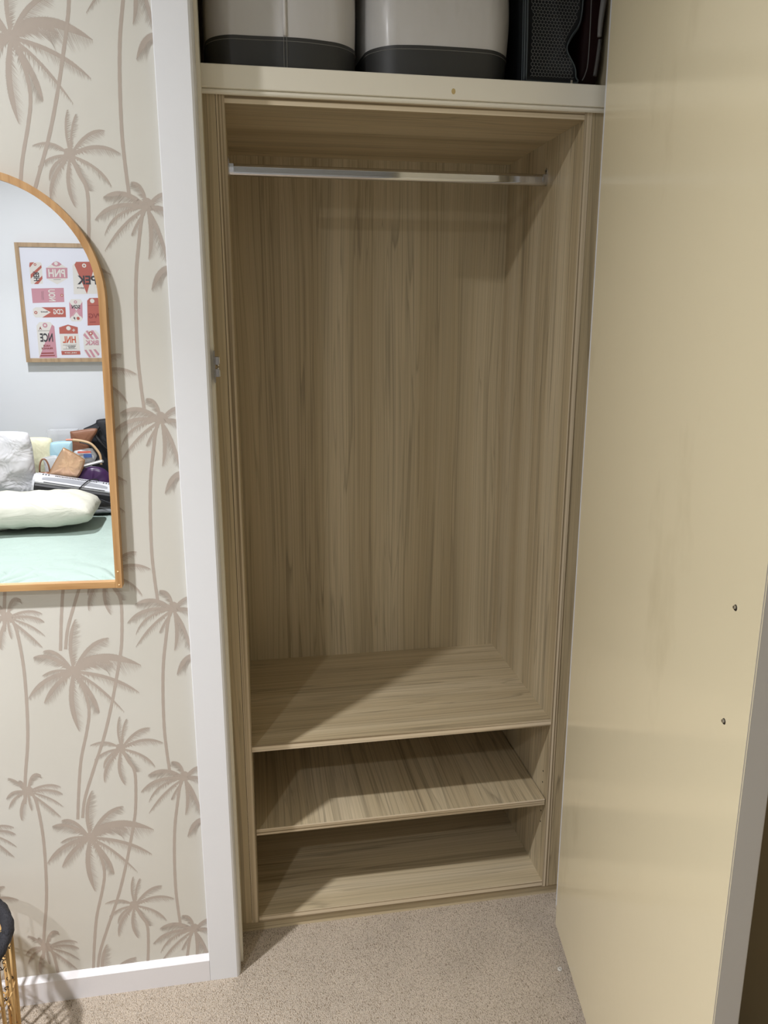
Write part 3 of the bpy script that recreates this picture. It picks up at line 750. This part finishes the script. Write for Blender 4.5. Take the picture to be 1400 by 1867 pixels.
# ------------------------------------------------------------------ cane basket by the wall
cb = empty('cane_basket', (-0.622, -0.318, 0))
tag(cb, 'open cane basket with black rope rim and handle standing by baseboard', 'basket')
NS, HB = 34, 0.332
R0, R1 = 0.139, 0.1455
stick_v, stick_f = tube_geo([(0, 0, 0), (0.0012, 0, HB * .5), (0, 0, HB)], .0034, 7)
sm = bpy.data.meshes.new('cane_stick'); sm.from_pydata([tuple(v) for v in stick_v], [], stick_f); sm.materials.append(cane)
sm.polygons.foreach_set('use_smooth', [True] * len(sm.polygons))
rnd = random.Random(5)
for i in range(NS):
    a = 2 * math.pi * i / NS
    o = bpy.data.objects.new('cane_stick', sm); link(o, cb)
    rr = R0 + rnd.uniform(-.003, .003)
    o.location = (rr * math.cos(a), rr * math.sin(a), 0.004)
    o.rotation_euler = (rnd.uniform(-.02, .02), .02 + rnd.uniform(-.015, .015), a)
for z, r in ((.012, .0045), (.11, .003), (.22, .003)):
    for off in (-.005, .005):
        tube('cane_hoop', [((R0 + .004 * 0 + off + z * .02) * math.cos(2 * math.pi * i / 48), (R0 + off + z * .02) * math.sin(2 * math.pi * i / 48), z + .002 * math.sin(i * 1.3)) for i in range(48)], r * .6, cane, cb, 6, True)
for z in (.11, .22, .29):
    paths = []
    for i in range(NS):
        a = 2 * math.pi * (i + .1) / NS
        c0 = Vector((R0 * math.cos(a), R0 * math.sin(a), z))
        t_ = Vector((-math.sin(a), math.cos(a), 0)); n_ = Vector((math.cos(a), math.sin(a), 0))
        paths.append([tuple(c0 + n_ * .007 * math.cos(q) + t_ * (.009 * q / 6.28) + Vector((0, 0, .006 * math.sin(q)))) for q in [x * .9 for x in range(8)]])
    tubes('wire_tie', paths, .0009, wire_black, cb, 5)
tube('rope_rim', [((R1) * math.cos(2 * math.pi * i / 96), (R1) * math.sin(2 * math.pi * i / 96), HB + .002) for i in range(96)], .0115, rope_black, cb, 12, True, twist=.35, lobes=3, depth=.16)
# arched rope handles rising from the rim towards the wardrobe and away from it
for s in (1, -1):
    ang = math.radians(-18) + (0 if s > 0 else math.pi)
    c0 = Vector((math.cos(ang), math.sin(ang), 0)); t_ = Vector((-math.sin(ang), math.cos(ang), 0))
    pts = [c0 * (R1 - .004 - .034 * math.sin(math.pi * q / 24)) + t_ * (.050 * math.cos(math.pi * q / 24)) + Vector((0, 0, HB + .004 + .008 * math.sin(math.pi * q / 24))) for q in range(25)]
    tube('rope_handle', pts, .0095, rope_black, cb, 12, False, twist=.5, lobes=3, depth=.16)
box_bm = bmesh.new(); bmesh.ops.create_cone(box_bm, cap_ends=True, segments=40, radius1=R0 - .004, radius2=R0 - .004, depth=.006, matrix=Matrix.Translation((0, 0, .006)))
from_bm('basket_base', box_bm, cane, cb)

# white lint tuft on the carpet near the door
lt_rnd = random.Random(3)
lint_paths = []
for i in range(14):
    a0 = lt_rnd.uniform(0, 6.28); r0 = lt_rnd.uniform(.003, .007)
    lint_paths.append([(r0 * math.cos(a0 + q * .7) * (1 - .1 * q), r0 * math.sin(a0 + q * .7) * (1 - .1 * q), .0006 + .002 * abs(math.sin(q + i))) for q in range(5)])
lint = tubes('lint_tuft', lint_paths, .0004, paper_white, None, 4)
lint.location = (0.694, -0.238, 0.0005)
tag(lint, 'small white tuft of lint on the carpet beside the open door', 'lint')

# ------------------------------------------------------------------ the room behind, seen in the mirror
mint = mat('mint_cotton', rgb(160, 177, 169), 0.8, sheen=0.03)
k = NT(mint); k.bump(k.noise(k.pos((1, 1, 1)), 13, 4, 0.55, 0.5), 0.6, 0.016)
cream_cot = mat('cream_cotton', rgb(204, 203, 190), 0.7, sheen=0.0)
k = NT(cream_cot); k.bump(k.noise(k.pos((6, 14, 14)), 1, 3, 0.6, 0.8), 0.5, 0.02)
white_sat = mat('white_satin', rgb(214, 214, 218), 0.35)
k = NT(white_sat); k.bump(k.noise(k.pos((9, 9, 9)), 1, 3, 0.6, 0.5), 0.8, 0.03)
yellow_cot = mat('pale_yellow_cotton', rgb(232, 229, 198), 0.55)
k = NT(yellow_cot); k.bump(k.noise(k.pos((16, 16, 16)), 1, 3, 0.6, 1.0), 0.5, 0.01)
mattress_m = mat('mattress_ticking', rgb(228, 228, 224), 0.8)
bedbase_m = mat('bed_base_grey', rgb(150, 148, 146), 0.85)

BX0, BX1, BY0, BY1, BZ = -2.55, -0.42, -3.22, -1.60, 0.474
bed = empty('bed', (-1.5, -2.4, 0))
tag(bed, 'bed with a crinkled mint green duvet reflected in the mirror', 'bed')
child(box_obj('bed_base', (BX0 + .05, BY0, .06), (BX1 - .05, BY1 - .05, .26), bedbase_m, None, .01), bed)
child(box_obj('mattress', (BX0 + .04, BY0, .262), (BX1 - .04, BY1 - .04, BZ - .03), mattress_m, None, .04), bed)
for lx in (BX0 + .15, BX1 - .15):
    for ly in (BY0 + .1, BY1 - .15):
        child(box_obj('bed_leg', (lx - .03, ly - .03, 0), (lx + .03, ly + .03, .062), hole_dark), bed)
V, F = [], []
NX, NY = 270, 210
for i in range(NX + 1):
    for j in range(NY + 1):
        x = BX0 - .02 + (BX1 - BX0 + .04) * i / NX
        y = BY0 + .01 + (BY1 - BY0 + .03) * j / NY
        e_ = min(x - (BX0 - .02), (BX1 + .02) - x, (BY1 + .04) - y)
        z = BZ - 0.03 * 0
        drop = max(0, .07 - e_) / .07
        z -= .16 * drop ** 2.2
        p = Vector((x, y, 0))
        z += (.010 * noise.noise(p * 4.5) + .005 * noise.noise(p * 11 + Vector((3, 0, 0)))) * (1 if y > -2.45 else .4) - .004
        # folds fanning from the corner near the wardrobe side
        cxf, cyf = -0.44, -1.60
        ang = math.atan2(y - cyf, x - cxf); rad = math.hypot(x - cxf, y - cyf)
        z += .040 * (abs(math.sin(ang * 12 + 2 * noise.noise(p * 3))) - .5) * math.exp(-(rad / .33) ** 2)
        ang2 = math.atan2(y + 1.62, x + 1.04); rad2 = math.hypot(x + 1.04, y + 1.62)
        z += .040 * (abs(math.sin(ang2 * 11 + 2 * noise.noise(p * 4))) - .5) * math.exp(-(rad2 / .28) ** 2)
        V.append((x + .5 * drop * .01, y, z))
for i in range(NX):
    for j in range(NY):
        a = i * (NY + 1) + j
        F.append([a, a + NY + 1, a + NY + 2, a + 1])
dv = child(mobj('duvet', V, F, mint, None, True), bed)
sm_ = dv.modifiers.new('thick', 'SOLIDIFY'); sm_.thickness = .03; sm_.offset = -1

def pillow(name, loc, rot, size, m, label, cat, amp=.02, freq=5, seed=0, p=2.6, group=None):
    """Soft cushion: size = full width, height, thickness."""
    V, F = [], []
    N = 36
    for side in (1, -1):
        for i in range(N + 1):
            for j in range(N + 1):
                u = -1 + 2 * i / N; v = -1 + 2 * j / N
                t = max(0, (1 - abs(u) ** p)) ** .55 * max(0, (1 - abs(v) ** p)) ** .55
                pin = 1 - .05 * (1 - abs(u) ** 2) * abs(v) ** 6; pin2 = 1 - .05 * (1 - abs(v) ** 2) * abs(u) ** 6
                rc = 1 - .10 * abs(u * v) ** 3
                q = Vector((u * size[0] / 2 * pin2 * rc, v * size[1] / 2 * pin * rc, side * size[2] / 2 * t))
                nn = noise.noise(Vector((q.x * freq + seed, q.y * freq, side * 3.0))) + .5 * noise.noise(Vector((q.x * freq * 2.4 + seed, q.y * freq * 2.4, side * 5.0)))
                q.z += side * amp * nn * min(1, t * 2)
                V.append(q)
    n1 = (N + 1) ** 2
    for s in range(2):
        for i in range(N):
            for j in range(N):
                a = s * n1 + i * (N + 1) + j
                f = [a, a + N + 1, a + N + 2, a + 1]
                F.append(f if s == 0 else f[::-1])
    bm = bmesh.new(); bv = [bm.verts.new(v) for v in V]
    for f in F:
        bm.faces.new([bv[q] for q in f])
    bmesh.ops.remove_doubles(bm, verts=bm.verts, dist=1e-5)
    o = from_bm(name, bm, m, None, True)
    o.location = loc; o.rotation_euler = rot
    tag(o, label, cat, group)
    return o
R_ = math.radians
pillow('pillow', (-1.140, -2.675, .571), (R_(1), 0, R_(-1.5)), (0.82, 0.38, 0.160), cream_cot, 'plump cream pillow lying flat on the mint duvet in the mirror', 'pillow', .022, 6, 1, 4.0)
pillow('pillow', (-1.352, -2.985, .715), (R_(83), 0, R_(-3)), (0.50, 0.46, 0.13), white_sat, 'crinkled shiny white pillow standing upright on the bed', 'pillow', .022, 7, 4)
pillow('pillow', (-1.180, -3.175, .695), (R_(86), 0, R_(2)), (0.28, 0.37, 0.085), yellow_cot, 'pale yellow pillow behind the upright white pillow', 'pillow', .01, 6, 9)

# grey blanket heap that carries the pile of bags
gf = mat('grey_fleece', rgb(128, 132, 134), 0.9, sheen=.2)
k = NT(gf); k.bump(k.noise(k.pos((40, 40, 40)), 1, 3), .6, .008)
V, F = [], []
NX = 40
gx0, gx1, gy0 = -1.035, -0.56, -3.24
for i in range(NX + 1):
    for j in range(NX + 1):
        u, v = i / NX, j / NX
        x = gx0 + (gx1 - gx0) * u
        gy1 = -2.90 + .24 * min(1, max(0, (x + .70) / .05))
        y = gy0 + (gy1 - gy0) * v
        e_ = min(u, 1 - u, v, 1 - v) * 2
        V.append((x, y, (BZ + .016) + .020 * min(1, e_ * 6) ** .5 + .005 * noise.noise(Vector((x * 9, y * 9, 1)))))
for i in range(NX):
    for j in range(NX):
        a = i * (NX + 1) + j
        F.append([a, a + NX + 1, a + NX + 2, a + 1])
n0 = len(V)
bt = mobj('blanket', V, F, gf, None, True)
sm_ = bt.modifiers.new('thick', 'SOLIDIFY'); sm_.thickness = .010; sm_.offset = -1
tag(bt, 'folded grey fleece blanket under the bags on the bed', 'blanket')

# laminator
lam_silver = mat('silver_plastic', rgb(206, 208, 214), 0.35, spec=.5)
lam_grey = mat('grey_plastic', rgb(150, 152, 158), 0.4)
lam_black = mat('black_plastic', rgb(30, 30, 34), 0.45)
slot_black = mat('slot_black', rgb(12, 12, 14), 0.6)
lm = empty('laminator', (-0.916, -2.945, 0.579))
lm.rotation_euler = (R_(6), R_(11.5), R_(-3)); lm.scale = (1.03, .68, 1.0)
tag(lm, 'silver and black laminator lying on the bed pile in the mirror', 'laminator')
LW = 0.190
prism('lower_body', [(-.075, 0), (.078, 0), (.084, .030), (.074, .044), (-.075, .052)], 0, -LW, LW, lam_black, lm)
prism('upper_cover', [(-.075, .0525), (.079, .0445), (.083, .052), (.074, .066), (.03, .088), (-.05, .092), (-.075, .080)], 0, -LW - .002, LW + .002, lam_silver, lm)
for s in (-1, 1):
    prism('end_cap', [(-.073, .003), (.076, .003), (.081, .030), (.076, .060), (.03, .085), (-.05, .089), (-.073, .078)], 0, s * (LW + .003), s * (LW + .014), lam_grey if s > 0 else lam_silver, lm)
pan = [(x, .0705 - .0 + 0) for x in ()]
# curved grey fascia on the sloping front
Vp, Fp = [], []
for i in range(25):
    u = -.16 + .32 * i / 24
    top = .012 + .026 * (1 - (u / .165) ** 2) ** .5
    for t in (0.0, top):
        yy = .0755 - t * .9; zz = .0655 + t * .5 + .0012
        Vp.append((u, yy, zz))
for i in range(24):
    Fp.append([2 * i, 2 * i + 2, 2 * i + 3, 2 * i + 1])
mobj('fascia', Vp, Fp, lam_grey, lm)
box_obj('paper_slot', (-.15, .0800, .0535), (.15, .0840, .0565), slot_black, lm)
rows = []
for i in range(26):
    u = -.10 + .2 * i / 25
    rows.append(((u - .0018, .012, .0935), (u + .0018, .028, .0945)))
for s in (-1, 1):
    for a in range(3):
        for b in range(3):
            u = s * (.135 + a * .014)
            rows.append(((u - .002, .026 - b * .012, .0885 + b * .002), (u + .002, .030 - b * .012, .0945)))
for lo, hi in rows:
    box_obj('vent_slot', (lo[0], lo[1], .0880), (hi[0], hi[1], .0925 if hi[1] < .031 else .09), slot_black, lm)
tube('power_cord', [tuple(p) for p in catmull([(.02, .095, .035), (.035, .092, .062), (.055, .060, .088), (.072, .02, .098), (.10, -.03, .10), (.13, -.08, .06), (.20, -.07, .01)], 6)], .0032, lam_black, lm, 7)
tube('power_cord', [tuple(p) for p in catmull([(.10, .05, .004), (.14, .085, .004), (.18, .12, -.004), (.25, .20, -.012), (.32, .26, -.010)], 6)], .0032, lam_black, lm, 7)

# soft pouches and bags: outline (x, z) on a given depth, puffed
def pouch(name, outline, y, thick, m, label, cat, trim=None, group=None, rot=None, puff=.6):
    e_c = (sum(p[0] for p in outline) / len(outline), sum(p[1] for p in outline) / len(outline))
    e = empty(name, (e_c[0], y, e_c[1]))
    dense = [Vector(p).to_2d() for p in catmull([(p[0] - e_c[0], p[1] - e_c[1], 0) for p in outline + [outline[0]]], 5)[:-1]]
    V, F = [], []
    n = len(dense)
    rings = [(1.0, 0.0), (.97, .35), (.88, .62), (.7, .82), (.4, .95), (.12, 1.0)]
    for s in (1, -1):
        for sc_, th_ in rings:
            for p in dense:
                nn = noise.noise(Vector((p.x * 22 + y * 9, p.y * 22, s * 2.0))) * thick * .12 * th_
                V.append((p.x * sc_, s * (thick / 2 * th_ + nn), p.y * sc_))
    R = len(rings)
    for s in range(2):
        b0 = s * R * n
        for i in range(R - 1):
            for j in range(n):
                F.append([b0 + i * n + j, b0 + i * n + (j + 1) % n, b0 + (i + 1) * n + (j + 1) % n, b0 + (i + 1) * n + j])
        F.append([b0 + (R - 1) * n + j for j in range(n)])
    bm = bmesh.new(); bv = [bm.verts.new(v) for v in V]
    for f in F:
        bm.faces.new([bv[q] for q in f])
    bmesh.ops.remove_doubles(bm, verts=bm.verts, dist=1e-5)
    from_bm('pouch_body', bm, m, e, True)
    if trim:
        tube('zip_edge', [(p.x, 0.0, p.y) for p in dense], .0028, trim, e, 6, True)
    if rot:
        e.rotation_euler = rot
    tag(e, label, cat, group)
    return e
gold_m = mat('rose_gold_leatherette', rgb(230, 192, 160), 0.3, metal=.7)
k = NT(gold_m); k.bump(k.noise(k.pos((26, 26, 26)), 1, 3), .35, .01)
gold_zip = mat('gold_zip', rgb(176, 134, 92), .4, metal=.4)
blue_m = mat('sky_blue_leatherette', rgb(176, 212, 226), .5)
brown_m = mat('tan_leather', rgb(142, 98, 74), .45)
black_fab = mat('black_canvas', rgb(30, 32, 38), .7)
purple_m = mat('purple_satin', rgb(62, 34, 78), .3)
clear_m = mat('clear_plastic', (0.9, 0.92, 0.95, 1), 0.08, alpha=.28)
clear_white = mat('frosted_plastic', rgb(226, 230, 234), 0.3, alpha=.75)
tan_strap = mat('tan_strap', rgb(200, 170, 132), .5)
paper_w = mat('white_paper', rgb(240, 240, 240), .7)
print_red = mat('red_print', rgb(220, 110, 90), .6)
print_blue = mat('blue_print', rgb(70, 100, 160), .6)

pouch('zip_pouch', [(-1.056, 0.683), (-1.024, 0.736), (-0.971, 0.817), (-0.954, 0.825), (-0.874, 0.771), (-0.864, 0.747), (-0.899, 0.674), (-0.931, 0.666), (-0.986, 0.672)], -3.015, .036, gold_m, 'rose gold zip pouch lying on top of the pile', 'pouch', gold_zip, rot=(R_(-4), 0, 0))
pouch('zip_pouch', [(-1.049, 0.839), (-1.039, 0.846), (-0.994, 0.851), (-0.947, 0.849), (-0.938, 0.842), (-0.943, 0.764), (-0.945, 0.54), (-1.06, 0.54), (-1.056, 0.774)], -3.105, .026, blue_m, 'sky blue square zip pouch standing behind the gold pouch', 'pouch', blue_m)
pouch('leather_pouch', [(-0.956, 0.894), (-0.895, 0.902), (-0.827, 0.909), (-0.817, 0.892), (-0.862, 0.816), (-0.945, 0.56), (-0.954, 0.847)], -3.180, .026, brown_m, 'brown leather pouch leaning on the black bag', 'pouch', brown_m)
bk = pouch('backpack', [(-0.896, 0.901), (-0.831, 0.929), (-0.817, 0.949), (-0.755, 0.955), (-0.664, 0.947), (-0.624, 0.896), (-0.614, 0.715), (-0.624, 0.54), (-0.846, 0.54), (-0.866, 0.755), (-0.891, 0.846)], -3.247, .055, black_fab, 'black backpack at the back of the pile against the wall', 'backpack', lam_black)
for pts in ([(-.04, .04, .10), (-.06, .05, .06), (-.03, .06, .01), (.02, .055, -.05)], [(.0, .04, .12), (.02, .055, .05), (.03, .06, -.02)]):
    tube('shoulder_strap', [tuple(p) for p in catmull(pts, 6)], .009, lam_black, bk, 8)
hs_ = empty('bag_strap', (-0.876, -3.112, 0.767))
tag(hs_, 'tan and black bag strap curling over the pile', 'strap')
tube('strap_body', [tuple(p) for p in catmull([(-.057, 0, .090), (-.01, .006, .084), (.035, .012, .070), (.064, .016, .040), (.084, .02, .002), (.085, .02, -.05)], 6)], lambda t: .0085 - .002 * t, tan_strap, hs_, 8)
tube('strap_end', [tuple(p) for p in catmull([(-.093, 0, .091), (-.075, 0, .092), (-.057, 0, .090)], 5)], .006, mat('pink_strap', rgb(224, 150, 130), .5), hs_, 8)
tube('strap_edge', [tuple(p) for p in catmull([(-.02, .012, .078), (.03, .020, .064), (.056, .024, .034), (.074, .028, -.004), (.076, .03, -.05)], 6)], .003, lam_black, hs_, 6)
cz = pouch('clear_pouch', [(-0.937, 0.791), (-0.89, 0.8), (-0.847, 0.805), (-0.823, 0.788), (-0.821, 0.756), (-0.849, 0.728), (-0.935, 0.728)], -3.125, .03, clear_white, 'clear plastic pouch with red and blue print', 'pouch', clear_white)
box_obj('red_label', (-.040, .022, .014), (.030, .0245, .024), print_red, cz)
box_obj('blue_label', (-.010, .022, -.012), (.032, .0245, .008), print_blue, cz)
mg = empty('magazine', (-0.829, -3.045, 0.740)); mg.rotation_euler = (R_(18), R_(-14), 0)
tag(mg, 'white magazine wedged beside the clear pouch', 'magazine')
box_obj('page_block', (-.055, -.03, -.010), (.055, .004, -.001), paper_w, mg, .001)
box_obj('cover', (-.056, -.031, -.0005), (.056, .006, .0006), paper_w, mg)
box_obj('cover_photo', (-.04, -.005, .0007), (.052, .0055, .0011), brown_m, mg)
fc = pouch('plastic_wallet', [(-1.09, 0.766), (-1.019, 0.776), (-1.0, 0.725), (-1.006, 0.54), (-1.072, 0.54), (-1.082, 0.715)], -3.075, .018, clear_white, 'frosted plastic wallet behind the gold pouch', 'wallet', clear_white)
hb = empty('handbag', (-1.077, -3.035, 0.666))
tag(hb, 'small brown handbag with an upright arched handle', 'handbag')
tube('arched_handle', [(-.026 * math.cos(math.pi * q / 16), .0, .030 + .072 * math.sin(math.pi * q / 16)) for q in range(17)], .0045, brown_m, hb, 8)
bm = bmesh.new(); box(bm, (-.034, -.02, -.118), (.036, .015, .030)); bmesh.ops.bevel(bm, geom=bm.edges[:], offset=.012, segments=3, affect='EDGES')
from_bm('bag_body', bm, brown_m, hb, True)
pouch('round_bag', [(-0.919, 0.643), (-0.904, 0.684), (-0.873, 0.706), (-0.824, 0.716), (-0.768, 0.699), (-0.737, 0.653), (-0.73, 0.582), (-0.756, 0.54), (-0.878, 0.54), (-0.914, 0.582)], -3.045, .05, purple_m, 'round purple satin bag behind the laminator', 'bag', purple_m)
ac = empty('acrylic_box', (-1.02, -3.25, .73))
tag(ac, 'clear acrylic frame standing against the white wall', 'frame')
box_obj('front_sheet', (-.07, .032, 0), (.09, .035, .170), clear_m, ac)
for lo, hi in (((-.07, -.03, 0), (-.067, .032, .17)), ((-.02, -.03, 0), (-.017, .032, .165)), ((.087, -.03, 0), (.09, .032, .17)), ((-.07, -.03, .167), (.09, .032, .17))):
    box_obj('side_sheet', lo, hi, clear_m, ac)

# framed luggage-tag print on the back wall
PX0, PX1, PZ0, PZ1 = -1.1705, -0.676, 1.2745, 1.9055
fp = empty('framed_print', ((PX0 + PX1) / 2, YB, PZ0))
tag(fp, 'oak framed print of red and pink luggage tags in the mirror', 'picture')
FW = .0215
YF = YB + .040
for nm, lo, hi in (('frame_rail', (PX0, YB + .002, PZ0), (PX1, YF, PZ0 + FW)), ('frame_rail', (PX0, YB + .002, PZ1 - FW), (PX1, YF, PZ1)),
                   ('frame_stile', (PX0, YB + .002, PZ0 + FW), (PX0 + FW, YF, PZ1 - FW)), ('frame_stile', (PX1 - FW, YB + .002, PZ0 + FW), (PX1, YF, PZ1 - FW))):
    child(box_obj(nm, lo, hi, oak_pale), fp)
YSH = YB + .034
sheet = child(box_obj('print_sheet', (PX0 + FW, YB + .004, PZ0 + FW), (PX1 - FW, YSH, PZ1 - FW), mat('print_paper', rgb(200, 202, 213), .6)), fp)
INK = {'cream': mat('ink_cream', rgb(196, 193, 189), .6), 'red': mat('ink_red', rgb(158, 84, 74), .6), 'pink': mat('ink_pink', rgb(174, 126, 138), .6),
       'ink': mat('ink_black', rgb(52, 50, 56), .6), 'orange': mat('ink_orange', rgb(176, 84, 60), .6), 'darkred': mat('ink_darkred', rgb(126, 56, 54), .6)}
def text_mesh(s):
    cu = bpy.data.curves.new('t', 'FONT'); cu.body = s; cu.resolution_u = 3; cu.offset = 0.028
    ob = bpy.data.objects.new('t', cu); COL.objects.link(ob)
    bpy.context.view_layer.update()
    me = bpy.data.meshes.new_from_object(ob.evaluated_get(bpy.context.evaluated_depsgraph_get()))
    vs_ = [v.co.copy() for v in me.vertices]; fs = [list(p.vertices) for p in me.polygons]
    bpy.data.objects.remove(ob); bpy.data.curves.remove(cu); bpy.data.meshes.remove(me)
    return vs_, fs
inks = list(INK)
for T in TAGS:
    V, F, M = [], [], []
    def addp(m, pl, lay):
        i = len(V); V.extend((x, YSH + .0002 + lay * .00012, z) for x, z in pl)
        F.append(list(range(i, i + len(pl)))); M.append(inks.index(m))
    lay = 0
    for m, pl in T['p']:
        addp(m, pl, lay); lay += 1
    for m, (x, z), r, hollow in T['r']:
        circ = [(x + r * math.cos(2 * math.pi * q / 20), z + r * math.sin(2 * math.pi * q / 20)) for q in range(20)]
        addp(m, circ, lay); lay += 1
        if hollow:
            addp('cream' if m != 'cream' else 'red', [(x + r * .45 * math.cos(2 * math.pi * q / 16), z + r * .45 * math.sin(2 * math.pi * q / 16)) for q in range(16)], lay); lay += 1
    for m, s, (x0, z0), (x1, z1), rot in T['t']:
        tv, tf = text_mesh(s)
        a0, a1 = min(v.x for v in tv), max(v.x for v in tv); b0, b1 = min(v.y for v in tv), max(v.y for v in tv)
        i = len(V)
        for v in tv:
            u, w_ = (v.x - a0) / (a1 - a0), (v.y - b0) / (b1 - b0)
            if rot:   # reads upwards
                x = x0 + (x1 - x0) * w_; z = z1 + (z0 - z1) * u
            else:     # reads left to right for someone facing the wall (towards -x)
                x = x1 + (x0 - x1) * u; z = z1 + (z0 - z1) * w_
            V.append((x, YSH + .0002 + (lay + 1) * .00012, z))
        for f in tf:
            F.append([q + i for q in f]); M.append(inks.index(m))
    o = mobj('luggage_tag_print', V, F, None, sheet, mats=[INK[q] for q in inks], midx=M)
    o.matrix_parent_inverse = Matrix.Translation(fp.location).inverted() @ Matrix.Identity(4)
    o.matrix_parent_inverse = Matrix.Identity(4)

# ------------------------------------------------------------------ ceiling downlights
for i, (lx, ly) in enumerate(LIGHT_SPOTS):
    e = empty('downlight', (lx, ly, ZC))
    tag(e, ('round white ceiling downlight nearest the wardrobe', 'round white ceiling downlight above the bed')[i], 'downlight', 'ceiling downlights')
    V, F = [], []
    prof_ = [(.062, -.0005), (.060, -.004), (.050, -.006), (.047, -.002)]
    for q in range(32):
        a = 2 * math.pi * q / 32
        for r, z in prof_:
            V.append((r * math.cos(a), r * math.sin(a), z))
    for q in range(32):
        for s in range(3):
            F.append([q * 4 + s, q * 4 + s + 1, ((q + 1) % 32) * 4 + s + 1, ((q + 1) % 32) * 4 + s])
    mobj('trim_ring', V, F, lamp_white, e, True)
    bm = bmesh.new(); bmesh.ops.create_circle(bm, cap_ends=True, segments=32, radius=.047, matrix=Matrix.Translation((0, 0, -.0015)))
    from_bm('led_disc', bm, lamp_glow, e)
    for nm, pw, spread in (('diffuser_glow', LIGHT_POWER[i][0], 170), ('central_beam', LIGHT_POWER[i][1], 100)):
        ld = bpy.data.lights.new(nm, 'AREA'); ld.shape = 'DISK'; ld.size = .085
        ld.energy = pw; ld.color = (1.0, 1.0, 1.035); ld.spread = math.radians(spread)
        lo_ = bpy.data.objects.new(nm, ld); link(lo_, e); lo_.location = (0, 0, -.010)
